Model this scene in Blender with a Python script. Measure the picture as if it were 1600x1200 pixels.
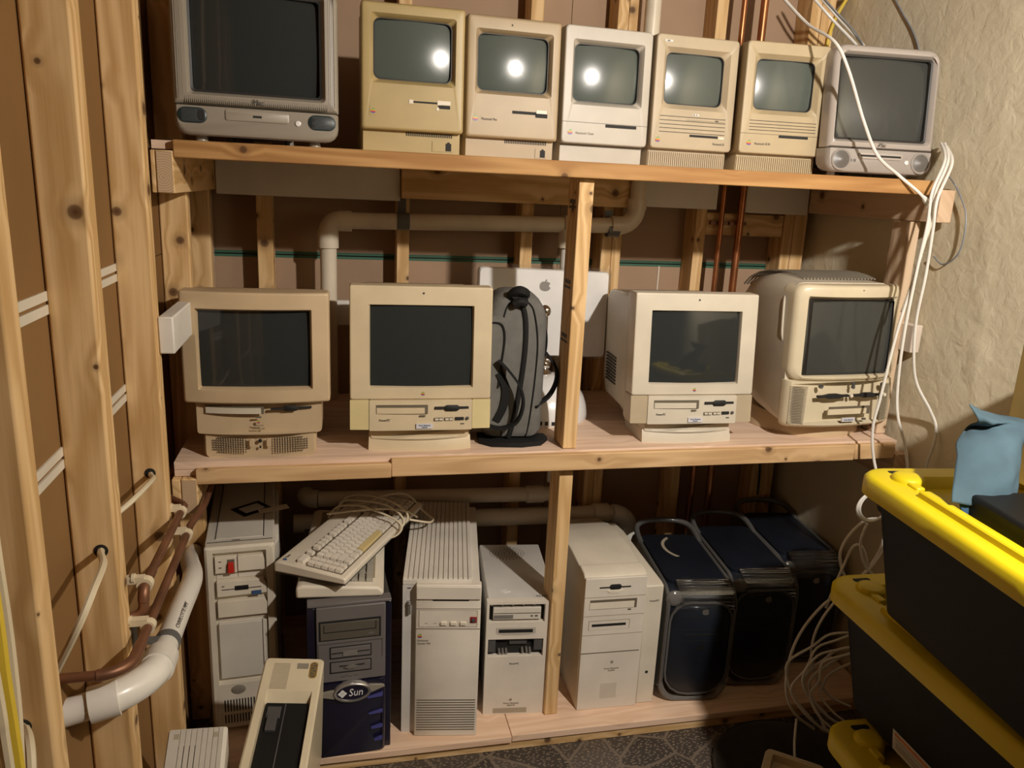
import bpy, bmesh, math, random
from mathutils import Matrix, Vector

for o in list(bpy.data.objects):
    bpy.data.objects.remove(o, do_unlink=True)
random.seed(11)
S = bpy.context.scene
COL = S.collection

# ------------------------------------------------------------------ camera
cam_data = bpy.data.cameras.new('camera')
cam_data.sensor_width = 36.0
cam_data.lens = 36.0 * 1220.2 / 1600.0
cam_data.clip_start = 0.02
cam = bpy.data.objects.new('camera', cam_data)
COL.objects.link(cam)
RX = Vector((0.97539434, -0.2158092, 0.0450806))
RY = Vector((0.01054287, 0.24990186, 0.96821377))
RZ = Vector((0.22021517, 0.94391496, -0.24602811))
cam.matrix_world = Matrix(((RX.x, RY.x, -RZ.x, -0.133), (RX.y, RY.y, -RZ.y, -1.8468),
                           (RX.z, RY.z, -RZ.z, 1.5361), (0, 0, 0, 1)))
S.camera = cam

# ------------------------------------------------------------------ world, lamp, exposure
W = bpy.data.worlds.new('world')
S.world = W
W.use_nodes = True
W.node_tree.nodes['Background'].inputs[0].default_value = (1.0, 0.86, 0.7, 1)
W.node_tree.nodes['Background'].inputs[1].default_value = 0.006
ld = bpy.data.lights.new('bulb_light', 'SPOT')   # bulb in a reflector, turned towards the shelves
ld.energy = 166
ld.color = (1.0, 0.92, 0.82)
ld.shadow_soft_size = 0.030
ld.spot_size = math.radians(180)
ld.spot_blend = 1.0
lamp = bpy.data.objects.new('bulb_light', ld)
COL.objects.link(lamp)
lamp.location = (0.98, -1.60, 2.14)
lamp.rotation_euler = (Vector((1.35, 0.20, 1.00)) - lamp.location).to_track_quat('-Z', 'Y').to_euler()
S.view_settings.view_transform = 'Standard'
S.view_settings.look = 'None'
S.view_settings.gamma = 1.0
S.view_settings.use_curve_mapping = False
S.view_settings.exposure = 0.0

# ------------------------------------------------------------------ materials
MATS = {}


def new_mat(name):
    m = bpy.data.materials.new(name)
    m.use_nodes = True
    nt = m.node_tree
    b = nt.nodes['Principled BSDF']
    MATS[name] = m
    return m, nt, b


def N(nt, kind, **kw):
    n = nt.nodes.new(kind)
    for k, v in kw.items():
        setattr(n, k, v)
    return n


def ramp(nt, stops):
    r = N(nt, 'ShaderNodeValToRGB')
    e = r.color_ramp.elements
    while len(e) < len(stops):
        e.new(0.5)
    for el, (p, c) in zip(e, stops):
        el.position = p
        el.color = (*c, 1)
    return r


def plastic(name, col, rough=0.42, var=0.10, scale=9.0, coat=0.0, metal=0.0, spec=0.5, grain=0.0):
    m, nt, b = new_mat(name)
    tc = N(nt, 'ShaderNodeTexCoord')
    nz = N(nt, 'ShaderNodeTexNoise')
    nz.inputs['Scale'].default_value = scale
    nz.inputs['Detail'].default_value = 5
    nt.links.new(tc.outputs['Object'], nz.inputs['Vector'])
    lo = tuple(c * (1 - var) for c in col)
    hi = tuple(min(1, c * (1 + var * 0.6)) for c in col)
    r = ramp(nt, [(0.3, lo), (0.7, hi)])
    nt.links.new(nz.outputs['Fac'], r.inputs['Fac'])
    nt.links.new(r.outputs['Color'], b.inputs['Base Color'])
    b.inputs['Roughness'].default_value = rough
    b.inputs['Metallic'].default_value = metal
    b.inputs['Specular IOR Level'].default_value = spec
    if coat:
        b.inputs['Coat Weight'].default_value = coat
        b.inputs['Coat Roughness'].default_value = 0.08
    if grain:
        n2 = N(nt, 'ShaderNodeTexNoise')
        n2.inputs['Scale'].default_value = 900
        nt.links.new(tc.outputs['Object'], n2.inputs['Vector'])
        bp = N(nt, 'ShaderNodeBump')
        bp.inputs['Strength'].default_value = grain
        bp.inputs['Distance'].default_value = 0.0006
        nt.links.new(n2.outputs['Fac'], bp.inputs['Height'])
        nt.links.new(bp.outputs['Normal'], b.inputs['Normal'])
    return m


def wood(name, axis, light, dark, knot=(0.10, 0.045, 0.018), knots=True, rough=0.62):
    """sawn timber, grain along one axis of the board; knots fall on both pairs of faces"""
    m, nt, b = new_mat(name)
    tc = N(nt, 'ShaderNodeTexCoord')
    oi = N(nt, 'ShaderNodeObjectInfo')
    mul = N(nt, 'ShaderNodeMath', operation='MULTIPLY')
    mul.inputs[1].default_value = 53.0
    nt.links.new(oi.outputs['Random'], mul.inputs[0])
    add = N(nt, 'ShaderNodeVectorMath', operation='ADD')
    nt.links.new(tc.outputs['Object'], add.inputs[0])
    nt.links.new(mul.outputs[0], add.inputs[1])
    sp = N(nt, 'ShaderNodeSeparateXYZ')
    nt.links.new(add.outputs[0], sp.inputs[0])
    order = {'x': (0, 1, 2), 'y': (1, 0, 2), 'z': (2, 0, 1)}[axis]
    al, u, v = (sp.outputs[i] for i in order)
    uv = N(nt, 'ShaderNodeMath', operation='ADD')
    nt.links.new(u, uv.inputs[0])
    nt.links.new(v, uv.inputs[1])
    # knots
    kc = N(nt, 'ShaderNodeCombineXYZ')
    nt.links.new(al, kc.inputs[0])
    nt.links.new(uv.outputs[0], kc.inputs[1])
    vo = N(nt, 'ShaderNodeTexVoronoi', voronoi_dimensions='2D')
    vo.inputs['Scale'].default_value = 7.0
    nt.links.new(kc.outputs[0], vo.inputs['Vector'])
    sc = N(nt, 'ShaderNodeSeparateColor')
    nt.links.new(vo.outputs['Color'], sc.inputs[0])
    rad = N(nt, 'ShaderNodeMath', operation='MULTIPLY_ADD')
    rad.inputs[1].default_value = 0.075
    rad.inputs[2].default_value = 0.014
    nt.links.new(sc.outputs[0], rad.inputs[0])
    dv = N(nt, 'ShaderNodeMath', operation='DIVIDE')
    nt.links.new(vo.outputs['Distance'], dv.inputs[0])
    nt.links.new(rad.outputs[0], dv.inputs[1])
    kr = ramp(nt, [(0.0, (1, 1, 1)), (0.30, (0.85, 0.85, 0.85)), (0.42, (0.30, 0.30, 0.30)), (0.95, (0, 0, 0))])
    half = N(nt, 'ShaderNodeMath', operation='MULTIPLY')
    half.inputs[1].default_value = 0.36
    nt.links.new(dv.outputs[0], half.inputs[0])
    nt.links.new(half.outputs[0], kr.inputs['Fac'])
    # growth rings that bend round the knots
    infl = N(nt, 'ShaderNodeMapRange')
    infl.inputs['From Min'].default_value = 0.0
    infl.inputs['From Max'].default_value = 0.32
    infl.inputs['To Min'].default_value = 0.02
    infl.inputs['To Max'].default_value = 0.0
    nt.links.new(vo.outputs['Distance'], infl.inputs['Value'])
    acr = N(nt, 'ShaderNodeMath', operation='ADD')
    nt.links.new(uv.outputs[0], acr.inputs[0])
    nt.links.new(infl.outputs[0], acr.inputs[1])
    gx = N(nt, 'ShaderNodeMath', operation='MULTIPLY')
    gx.inputs[1].default_value = 0.55
    nt.links.new(al, gx.inputs[0])
    gy = N(nt, 'ShaderNodeMath', operation='MULTIPLY')
    gy.inputs[1].default_value = 7.0
    nt.links.new(acr.outputs[0], gy.inputs[0])
    gc = N(nt, 'ShaderNodeCombineXYZ')
    nt.links.new(gx.outputs[0], gc.inputs[0])
    nt.links.new(gy.outputs[0], gc.inputs[1])
    n1 = N(nt, 'ShaderNodeTexNoise')
    n1.inputs['Scale'].default_value = 1.6
    n1.inputs['Detail'].default_value = 2
    nt.links.new(gc.outputs[0], n1.inputs['Vector'])
    sn = N(nt, 'ShaderNodeMath', operation='MULTIPLY')
    sn.inputs[1].default_value = 46.0
    nt.links.new(n1.outputs['Fac'], sn.inputs[0])
    si = N(nt, 'ShaderNodeMath', operation='SINE')
    nt.links.new(sn.outputs[0], si.inputs[0])
    mr = N(nt, 'ShaderNodeMapRange')
    mr.inputs['From Min'].default_value = -1
    mr.inputs['From Max'].default_value = 1
    nt.links.new(si.outputs[0], mr.inputs['Value'])
    fy = N(nt, 'ShaderNodeMath', operation='MULTIPLY')
    fy.inputs[1].default_value = 75.0
    nt.links.new(uv.outputs[0], fy.inputs[0])
    fx = N(nt, 'ShaderNodeMath', operation='MULTIPLY')
    fx.inputs[1].default_value = 2.5
    nt.links.new(al, fx.inputs[0])
    fc = N(nt, 'ShaderNodeCombineXYZ')
    nt.links.new(fx.outputs[0], fc.inputs[0])
    nt.links.new(fy.outputs[0], fc.inputs[1])
    n2 = N(nt, 'ShaderNodeTexNoise')
    n2.inputs['Scale'].default_value = 3.0
    n2.inputs['Detail'].default_value = 4
    nt.links.new(fc.outputs[0], n2.inputs['Vector'])
    mixg = N(nt, 'ShaderNodeMath', operation='MULTIPLY_ADD')
    mixg.inputs[1].default_value = 0.56
    nt.links.new(mr.outputs[0], mixg.inputs[0])
    half2 = N(nt, 'ShaderNodeMath', operation='MULTIPLY')
    half2.inputs[1].default_value = 0.46
    nt.links.new(n2.outputs['Fac'], half2.inputs[0])
    nt.links.new(half2.outputs[0], mixg.inputs[2])
    cr = ramp(nt, [(0.12, light), (0.85, dark)])
    nt.links.new(mixg.outputs[0], cr.inputs['Fac'])
    mx = N(nt, 'ShaderNodeMix', data_type='RGBA')
    nt.links.new(cr.outputs['Color'], mx.inputs[6])
    mx.inputs[7].default_value = (*knot, 1)
    if knots:
        nt.links.new(kr.outputs['Color'], mx.inputs[0])
    else:
        mx.inputs[0].default_value = 0
    nt.links.new(mx.outputs[2], b.inputs['Base Color'])
    b.inputs['Roughness'].default_value = rough
    b.inputs['Specular IOR Level'].default_value = 0.25
    bp = N(nt, 'ShaderNodeBump')
    bp.inputs['Strength'].default_value = 0.25
    bp.inputs['Distance'].default_value = 0.0015
    nt.links.new(mixg.outputs[0], bp.inputs['Height'])
    nt.links.new(bp.outputs['Normal'], b.inputs['Normal'])
    return m


PINE_L, PINE_D = (0.80, 0.555, 0.29), (0.56, 0.34, 0.14)
for ax in 'xyz':
    wood('pine_' + ax, ax, PINE_L, PINE_D)
wood('lip_x', 'x', (0.52, 0.295, 0.115), (0.34, 0.165, 0.055))
wood('lip_pale_x', 'x', (0.70, 0.47, 0.25), (0.52, 0.32, 0.155))
wood('pink_z', 'z', (0.66, 0.50, 0.35), (0.52, 0.37, 0.24))
wood('pink_y', 'y', (0.66, 0.48, 0.33), (0.52, 0.36, 0.23))
wood('plywood_x', 'x', (0.80, 0.60, 0.46), (0.66, 0.47, 0.34), knots=False)
wood('plyplatform_x', 'x', (0.86, 0.62, 0.45), (0.74, 0.50, 0.34), knots=False)


def drywall(name, lo, hi):
    m, nt, b = new_mat(name)
    tc = N(nt, 'ShaderNodeTexCoord')
    nz = N(nt, 'ShaderNodeTexNoise')
    nz.inputs['Scale'].default_value = 3.0
    nz.inputs['Detail'].default_value = 6
    nt.links.new(tc.outputs['Object'], nz.inputs['Vector'])
    r = ramp(nt, [(0.3, lo), (0.7, hi)])
    nt.links.new(nz.outputs['Fac'], r.inputs['Fac'])
    nt.links.new(r.outputs['Color'], b.inputs['Base Color'])
    b.inputs['Roughness'].default_value = 0.85
    b.inputs['Specular IOR Level'].default_value = 0.15


drywall('drywall_paper', (0.35, 0.235, 0.155), (0.42, 0.285, 0.19))
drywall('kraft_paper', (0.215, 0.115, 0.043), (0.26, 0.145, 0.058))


def concrete():
    m, nt, b = new_mat('painted_concrete')
    tc = N(nt, 'ShaderNodeTexCoord')
    nz = N(nt, 'ShaderNodeTexNoise')
    nz.inputs['Scale'].default_value = 2.2
    nz.inputs['Detail'].default_value = 7
    nt.links.new(tc.outputs['Object'], nz.inputs['Vector'])
    r = ramp(nt, [(0.25, (0.66, 0.59, 0.43)), (0.5, (0.74, 0.665, 0.49)), (0.78, (0.80, 0.73, 0.55))])
    nt.links.new(nz.outputs['Fac'], r.inputs['Fac'])
    nt.links.new(r.outputs['Color'], b.inputs['Base Color'])
    b.inputs['Roughness'].default_value = 0.55
    b.inputs['Specular IOR Level'].default_value = 0.3
    n2 = N(nt, 'ShaderNodeTexNoise')
    n2.inputs['Scale'].default_value = 26
    n2.inputs['Detail'].default_value = 8
    n2.inputs['Distortion'].default_value = 0.6
    nt.links.new(tc.outputs['Object'], n2.inputs['Vector'])
    bp = N(nt, 'ShaderNodeBump')
    bp.inputs['Strength'].default_value = 0.5
    bp.inputs['Distance'].default_value = 0.006
    nt.links.new(n2.outputs['Fac'], bp.inputs['Height'])
    nt.links.new(bp.outputs['Normal'], b.inputs['Normal'])


concrete()


def vinyl():
    """printed sheet floor: dark crazy-paving with pale joints and small flecks"""
    m, nt, b = new_mat('printed_vinyl')
    tc = N(nt, 'ShaderNodeTexCoord')
    nz = N(nt, 'ShaderNodeTexNoise')
    nz.inputs['Scale'].default_value = 5
    nt.links.new(tc.outputs['Object'], nz.inputs['Vector'])
    mixv = N(nt, 'ShaderNodeMix', data_type='VECTOR')
    mixv.inputs[0].default_value = 0.03
    nt.links.new(tc.outputs['Object'], mixv.inputs[4])
    nt.links.new(nz.outputs['Color'], mixv.inputs[5])
    vo = N(nt, 'ShaderNodeTexVoronoi', feature='DISTANCE_TO_EDGE', voronoi_dimensions='2D')
    vo.inputs['Scale'].default_value = 8.5
    nt.links.new(mixv.outputs[1], vo.inputs['Vector'])
    jr = ramp(nt, [(0.0, (1, 1, 1)), (0.030, (0.7, 0.7, 0.7)), (0.045, (0, 0, 0))])
    nt.links.new(vo.outputs['Distance'], jr.inputs['Fac'])
    v2 = N(nt, 'ShaderNodeTexVoronoi', voronoi_dimensions='2D')
    v2.inputs['Scale'].default_value = 60
    mp = N(nt, 'ShaderNodeMapping')
    mp.inputs['Rotation'].default_value = (0, 0, 0.6)
    mp.inputs['Scale'].default_value = (1.0, 2.4, 1)
    nt.links.new(tc.outputs['Object'], mp.inputs['Vector'])
    nt.links.new(mp.outputs['Vector'], v2.inputs['Vector'])
    fr = ramp(nt, [(0.14, (1, 1, 1)), (0.24, (0, 0, 0))])
    nt.links.new(v2.outputs['Distance'], fr.inputs['Fac'])
    vc = N(nt, 'ShaderNodeTexVoronoi', voronoi_dimensions='2D')
    vc.inputs['Scale'].default_value = 8.5
    nt.links.new(mixv.outputs[1], vc.inputs['Vector'])
    sc = N(nt, 'ShaderNodeSeparateColor')
    nt.links.new(vc.outputs['Color'], sc.inputs[0])
    base = ramp(nt, [(0.1, (0.045, 0.036, 0.030)), (0.9, (0.085, 0.067, 0.054))])
    nt.links.new(sc.outputs[0], base.inputs['Fac'])
    m1 = N(nt, 'ShaderNodeMix', data_type='RGBA')
    nt.links.new(fr.outputs['Color'], m1.inputs[0])
    nt.links.new(base.outputs['Color'], m1.inputs[6])
    m1.inputs[7].default_value = (0.27, 0.215, 0.155, 1)
    m2 = N(nt, 'ShaderNodeMix', data_type='RGBA')
    nt.links.new(jr.outputs['Color'], m2.inputs[0])
    nt.links.new(m1.outputs[2], m2.inputs[6])
    m2.inputs[7].default_value = (0.17, 0.132, 0.10, 1)
    nt.links.new(m2.outputs[2], b.inputs['Base Color'])
    b.inputs['Roughness'].default_value = 0.45


vinyl()


def glass(name, col, rough=0.06, spec=0.5):
    m, nt, b = new_mat(name)
    b.inputs['Base Color'].default_value = (*col, 1)
    b.inputs['Roughness'].default_value = rough
    b.inputs['Specular IOR Level'].default_value = spec


def clear(name, col=(1, 1, 1), rough=0.08, trans=1.0):
    m, nt, b = new_mat(name)
    b.inputs['Base Color'].default_value = (*col, 1)
    b.inputs['Roughness'].default_value = rough
    b.inputs['Transmission Weight'].default_value = trans
    b.inputs['IOR'].default_value = 1.46


glass('tube_pale', (0.085, 0.10, 0.088), 0.20)
glass('tube_dark', (0.028, 0.031, 0.030), 0.06)
glass('tube_mid', (0.050, 0.052, 0.048), 0.10)
clear('clear_plastic', (0.92, 0.92, 0.90), 0.12)
clear('smoke_plastic', (0.50, 0.48, 0.45), 0.2, 0.75)
plastic('yellowed', (0.44, 0.33, 0.145), 0.45)
plastic('warm_beige', (0.43, 0.325, 0.195), 0.45)
plastic('pale_platinum', (0.5, 0.455, 0.385), 0.42)
plastic('cream_platinum', (0.47, 0.38, 0.255), 0.42)
plastic('cream_yellow', (0.46, 0.365, 0.22), 0.42)
plastic('putty', (0.56, 0.42, 0.26), 0.45)
plastic('butter', (0.63, 0.515, 0.34), 0.42)
plastic('butter_stain', (0.66, 0.55, 0.28), 0.5)
plastic('ivory', (0.62, 0.555, 0.445), 0.38)
plastic('light_cream', (0.68, 0.585, 0.41), 0.36, coat=0.15)
plastic('platinum', (0.73, 0.66, 0.56), 0.45)
plastic('platinum_cool', (0.72, 0.67, 0.585), 0.45)
plastic('steel_blue_grey', (0.66, 0.63, 0.58), 0.5)
plastic('fog_grey', (0.68, 0.63, 0.54), 0.5)
plastic('tower_beige', (0.7, 0.63, 0.51), 0.45)
plastic('bone', (0.76, 0.68, 0.55), 0.45)
plastic('key_pale', (0.78, 0.72, 0.62), 0.45)
plastic('key_grey', (0.36, 0.33, 0.27), 0.5)
plastic('space_key', (0.66, 0.52, 0.24), 0.5)
plastic('black', (0.009, 0.009, 0.009), 0.5, spec=0.3)
plastic('slot', (0.010, 0.009, 0.008), 0.7)
plastic('groove', (0.13, 0.105, 0.07), 0.7)
plastic('soft_groove', (0.34, 0.285, 0.20), 0.7)
plastic('vent_dark', (0.05, 0.042, 0.032), 0.7)
plastic('dark_grey', (0.075, 0.072, 0.07), 0.5)
plastic('sun_grey', (0.15, 0.135, 0.13), 0.5)
plastic('sun_grey_dark', (0.060, 0.056, 0.052), 0.45)
plastic('bronze_drive', (0.10, 0.085, 0.065), 0.5)
plastic('sun_purple', (0.007, 0.006, 0.02), 0.32, coat=0.3)
plastic('violet_highlight', (0.07, 0.07, 0.26), 0.3)  # lighter violet, painted highlight for the ridges of the purple front
plastic('silver', (0.55, 0.53, 0.50), 0.3, metal=0.85)
plastic('chrome', (0.8, 0.78, 0.74), 0.08, metal=1.0, var=0.0)
plastic('steel', (0.45, 0.43, 0.40), 0.4, metal=0.7)
plastic('strap_steel', (0.16, 0.165, 0.165), 0.45, metal=0.3)
plastic('copper', (0.50, 0.20, 0.085), 0.32, metal=0.85, var=0.3, scale=14)
plastic('copper_dull', (0.26, 0.12, 0.065), 0.45, metal=0.55, var=0.35, scale=14)
plastic('pvc', (0.72, 0.63, 0.49), 0.35)
plastic('pvc_white', (0.8, 0.76, 0.69), 0.28)
plastic('white_paint', (0.74, 0.7, 0.64), 0.5)
plastic('pinkwhite', (0.66, 0.56, 0.47), 0.6)
plastic('white_gloss', (0.78, 0.76, 0.74), 0.25, coat=0.3)
plastic('logo_grey', (0.20, 0.185, 0.165), 0.4)
plastic('ink', (0.10, 0.085, 0.07), 0.6)
plastic('ink_grey', (0.30, 0.26, 0.20), 0.6)
plastic('ink_white', (0.75, 0.74, 0.72), 0.5)
plastic('white_cable', (0.78, 0.75, 0.69), 0.42)
plastic('cream_cable', (0.72, 0.62, 0.44), 0.5)
plastic('yellow_cable', (0.72, 0.52, 0.05), 0.5)
plastic('grey_wire', (0.22, 0.23, 0.25), 0.45)
plastic('bin_black', (0.010, 0.0095, 0.009), 0.55, var=0.25, spec=0.3)
plastic('bin_yellow', (0.74, 0.58, 0.01), 0.4, var=0.06)
plastic('cloth_blue', (0.075, 0.135, 0.175), 0.9, var=0.22, scale=14)
plastic('cloth_navy', (0.03, 0.085, 0.17), 0.9)
plastic('tan_card', (0.50, 0.36, 0.13), 0.7)
plastic('pack_grey', (0.145, 0.138, 0.125), 0.9, var=0.15, scale=30)
plastic('pack_black', (0.011, 0.011, 0.011), 0.75, spec=0.25)
plastic('imac_frost', (0.33, 0.29, 0.235), 0.38, var=0.04)
plastic('imac_chin', (0.295, 0.26, 0.21), 0.35, var=0.04)
plastic('imac_shell', (0.030, 0.027, 0.026), 0.25)
plastic('imac_teal', (0.020, 0.036, 0.040), 0.4)
plastic('graph_frost', (0.44, 0.39, 0.35), 0.3, var=0.03, coat=0.4)
plastic('graph_chin', (0.34, 0.305, 0.275), 0.3, var=0.06, coat=0.5)
plastic('graph_shell', (0.10, 0.092, 0.086), 0.25, coat=0.4)
plastic('speaker_grey', (0.13, 0.12, 0.11), 0.4)
plastic('g4_navy', (0.007, 0.01, 0.017), 0.42, var=0.25)
plastic('g4_side', (0.10, 0.095, 0.09), 0.3, coat=0.4)
plastic('tube_rim', (0.02, 0.018, 0.016), 0.5)
plastic('red_switch', (0.55, 0.025, 0.015), 0.4)
plastic('red_lock', (0.30, 0.02, 0.02), 0.4)
plastic('blue_lever', (0.05, 0.10, 0.20), 0.5)
plastic('green_sticker', (0.02, 0.20, 0.10), 0.5)
plastic('gold', (0.50, 0.32, 0.08), 0.35, metal=0.4)
plastic('sticker_white', (0.72, 0.70, 0.66), 0.6)
plastic('sticker_lilac', (0.60, 0.58, 0.60), 0.6)
plastic('sticker_orange', (0.62, 0.24, 0.12), 0.6)
plastic('tape_dirty', (0.40, 0.34, 0.25), 0.6)
plastic('badge_grey', (0.27, 0.24, 0.19), 0.4)
plastic('green_edge', (0.035, 0.12, 0.075), 0.6)
plastic('joint_tape', (0.66, 0.60, 0.50), 0.8)
plastic('white_dust', (0.70, 0.66, 0.60), 0.9)
plastic('dark_mat', (0.028, 0.022, 0.016), 0.45, var=0.5, scale=22)
plastic('ceiling_wood', (0.16, 0.11, 0.07), 0.8)
plastic('dim_wall', (0.16, 0.14, 0.11), 0.8)
for i, c in enumerate([(0.10, 0.36, 0.10), (0.62, 0.42, 0.04), (0.62, 0.22, 0.03), (0.50, 0.05, 0.04), (0.26, 0.05, 0.22), (0.03, 0.17, 0.42)]):
    plastic('stripe%d' % i, c, 0.4)


def endgrain():
    m, nt, b = new_mat('end_grain')
    tc = N(nt, 'ShaderNodeTexCoord')
    mp = N(nt, 'ShaderNodeMapping')
    mp.inputs['Location'].default_value = (0.004, 0, 0.012)
    nt.links.new(tc.outputs['Object'], mp.inputs['Vector'])
    wv = N(nt, 'ShaderNodeTexWave', wave_type='RINGS', rings_direction='Y')
    wv.inputs['Scale'].default_value = 62
    wv.inputs['Distortion'].default_value = 1.2
    nt.links.new(mp.outputs['Vector'], wv.inputs['Vector'])
    r = ramp(nt, [(0.2, (0.60, 0.43, 0.27)), (0.9, (0.45, 0.30, 0.17))])
    nt.links.new(wv.outputs['Fac'], r.inputs['Fac'])
    nt.links.new(r.outputs['Color'], b.inputs['Base Color'])
    b.inputs['Roughness'].default_value = 0.75


endgrain()


# ------------------------------------------------------------------ mesh helpers
class B:
    def __init__(s, M=None):
        s.v, s.f, s.m, s.M = [], [], [], M

    def add(s, vs, fs, mi=0):
        o = len(s.v)
        if s.M is not None:
            vs = [tuple(s.M @ Vector(p)) for p in vs]
        s.v += [tuple(p) for p in vs]
        s.f += [tuple(o + i for i in f) for f in fs]
        s.m += [mi] * len(fs)
        return s

    def box(s, x0, x1, y0, y1, z0, z1, mi=0):
        vs = [(x, y, z) for z in (z0, z1) for y in (y0, y1) for x in (x0, x1)]
        return s.add(vs, [(0, 1, 3, 2), (4, 6, 7, 5), (0, 4, 5, 1), (2, 3, 7, 6), (0, 2, 6, 4), (1, 5, 7, 3)], mi)

    def prism(s, pts, axis, a, b, mi=0):
        n = len(pts)
        mk = {'x': lambda p, t: (t, p[0], p[1]), 'y': lambda p, t: (p[0], t, p[1]), 'z': lambda p, t: (p[0], p[1], t)}[axis]
        vs = [mk(p, a) for p in pts] + [mk(p, b) for p in pts]
        fs = [tuple(range(n)), tuple(range(2 * n - 1, n - 1, -1))]
        fs += [(i, (i + 1) % n, n + (i + 1) % n, n + i) for i in range(n)]
        return s.add(vs, fs, mi)

    def loft(s, rings, cap0=True, cap1=True, mi=0, mis=None):
        n = len(rings[0])
        vs = [p for r in rings for p in r]
        o = len(s.v)
        fs = []
        if cap0:
            fs.append(tuple(range(n)))
        k = len(rings) - 1
        if cap1:
            fs.append(tuple(range(k * n + n - 1, k * n - 1, -1)))
        s.add(vs, fs, mi)
        for r in range(k):
            q = [tuple(o + r * n + a for a in (i, (i + 1) % n, n + (i + 1) % n, n + i)) for i in range(n)]
            s.f += q
            s.m += [mis[r] if mis else mi] * len(q)
        return s

    def tube(s, path, r, n=8, closed=False, mi=0, caps=True):
        P = [Vector(p) for p in path]
        k = len(P)
        up = None
        rings = []
        for i in range(k):
            if closed:
                t = (P[(i + 1) % k] - P[i - 1])
            else:
                t = P[min(i + 1, k - 1)] - P[max(i - 1, 0)]
            t.normalize()
            if up is None:
                up = t.orthogonal().normalized()
            up = (up - t * up.dot(t))
            if up.length < 1e-6:
                up = t.orthogonal()
            up.normalize()
            w = t.cross(up)
            rr_ = r[i] if isinstance(r, (list, tuple)) else r
            rings.append([tuple(P[i] + (up * math.cos(a) + w * math.sin(a)) * rr_) for a in (2 * math.pi * j / n for j in range(n))])
        if closed:
            rings.append(rings[0])
            return s.loft(rings, False, False, mi)
        return s.loft(rings, caps, caps, mi)

    def lathe(s, prof, c=(0, 0, 0), axis='z', n=24, mi=0, cap=True):
        rings = []
        for (r, h) in prof:
            ring = []
            for j in range(n):
                a = 2 * math.pi * j / n
                u, w = r * math.cos(a), r * math.sin(a)
                p = {'z': (u, w, h), 'y': (u, h, w), 'x': (h, u, w)}[axis]
                ring.append((c[0] + p[0], c[1] + p[1], c[2] + p[2]))
            rings.append(ring)
        return s.loft(rings, cap, cap, mi)

    def deform(s, fn):
        s.v = [tuple(fn(*p)) for p in s.v]
        return s

    def pieces(s):
        n = len(s.v)
        root = list(range(n))

        def find(a):
            while root[a] != a:
                root[a] = root[root[a]]
                a = root[a]
            return a
        key = {}
        for i, p in enumerate(s.v):
            k = (round(p[0], 5), round(p[1], 5), round(p[2], 5))
            if k in key:
                root[find(i)] = find(key[k])
            else:
                key[k] = i
        for f in s.f:
            a = find(f[0])
            for i in f[1:]:
                root[find(i)] = a
        groups = {}
        for j, f in enumerate(s.f):
            groups.setdefault(find(f[0]), []).append(j)
        out = []
        for fl in groups.values():
            idx = {i for j in fl for i in s.f[j]}
            lo = [min(s.v[i][c] for i in idx) for c in range(3)]
            hi = [max(s.v[i][c] for i in idx) for c in range(3)]
            out.append([fl, lo, hi])
        return out

    def build(s, name, mats, parent=None, bevel=0, seg=2, label=None, angle=0.7, split='auto', wn=False):
        """one mesh object; pieces that lie apart become objects of their own"""
        if split in ('auto', 'all') and len(s.f) < 6000:
            ps = s.pieces()
            if 1 < len(ps) <= 60:
                if split != 'all':
                    merged = True
                    while merged:
                        merged = False
                        for i in range(len(ps)):
                            for j in range(i + 1, len(ps)):
                                a, c = ps[i], ps[j]
                                gap = math.sqrt(sum(max(0, max(a[1][k], c[1][k]) - min(a[2][k], c[2][k])) ** 2 for k in range(3)))
                                big = max(max(a[2][k] - a[1][k] for k in range(3)), max(c[2][k] - c[1][k] for k in range(3)))
                                if gap < 0.55 * big:
                                    ps[i] = [a[0] + c[0], [min(a[1][k], c[1][k]) for k in range(3)], [max(a[2][k], c[2][k]) for k in range(3)]]
                                    del ps[j]
                                    merged = True
                                    break
                            if merged:
                                break
                if 1 < len(ps) <= 60:
                    first = None
                    for (fl, lo, hi) in ps:
                        q = B()
                        ids = sorted({i for j in fl for i in s.f[j]})
                        mp = {i: k for k, i in enumerate(ids)}
                        q.v = [s.v[i] for i in ids]
                        q.f = [tuple(mp[i] for i in s.f[j]) for j in fl]
                        q.m = [s.m[j] for j in fl]
                        o = q.build(name, mats, parent, bevel, seg, label, angle, 'none', wn)
                        first = first or o
                    return first
        me = bpy.data.meshes.new(name)
        me.from_pydata(s.v, [], s.f)
        bm = bmesh.new()
        bm.from_mesh(me)
        bmesh.ops.recalc_face_normals(bm, faces=bm.faces)
        bm.to_mesh(me)
        bm.free()
        if not isinstance(mats, (list, tuple)):
            mats = [mats]
        for m in mats:
            me.materials.append(MATS[m] if isinstance(m, str) else m)
        if len(mats) > 1:
            me.polygons.foreach_set('material_index', s.m)
        me.polygons.foreach_set('use_smooth', [True] * len(me.polygons))
        me.set_sharp_from_angle(angle=angle)
        o = bpy.data.objects.new(name, me)
        COL.objects.link(o)
        if parent is not None:
            o.parent = parent
        if bevel:
            md = o.modifiers.new('bevel', 'BEVEL')
            md.width = bevel
            md.segments = seg
            md.limit_method = 'ANGLE'
            md.angle_limit = 0.7
        if wn:
            md = o.modifiers.new('weighted', 'WEIGHTED_NORMAL')
            md.keep_sharp = True
        if label:
            o['label'] = label
        if parent is not None and split == 'stuff':
            o['kind'] = 'stuff'
        return o


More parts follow.
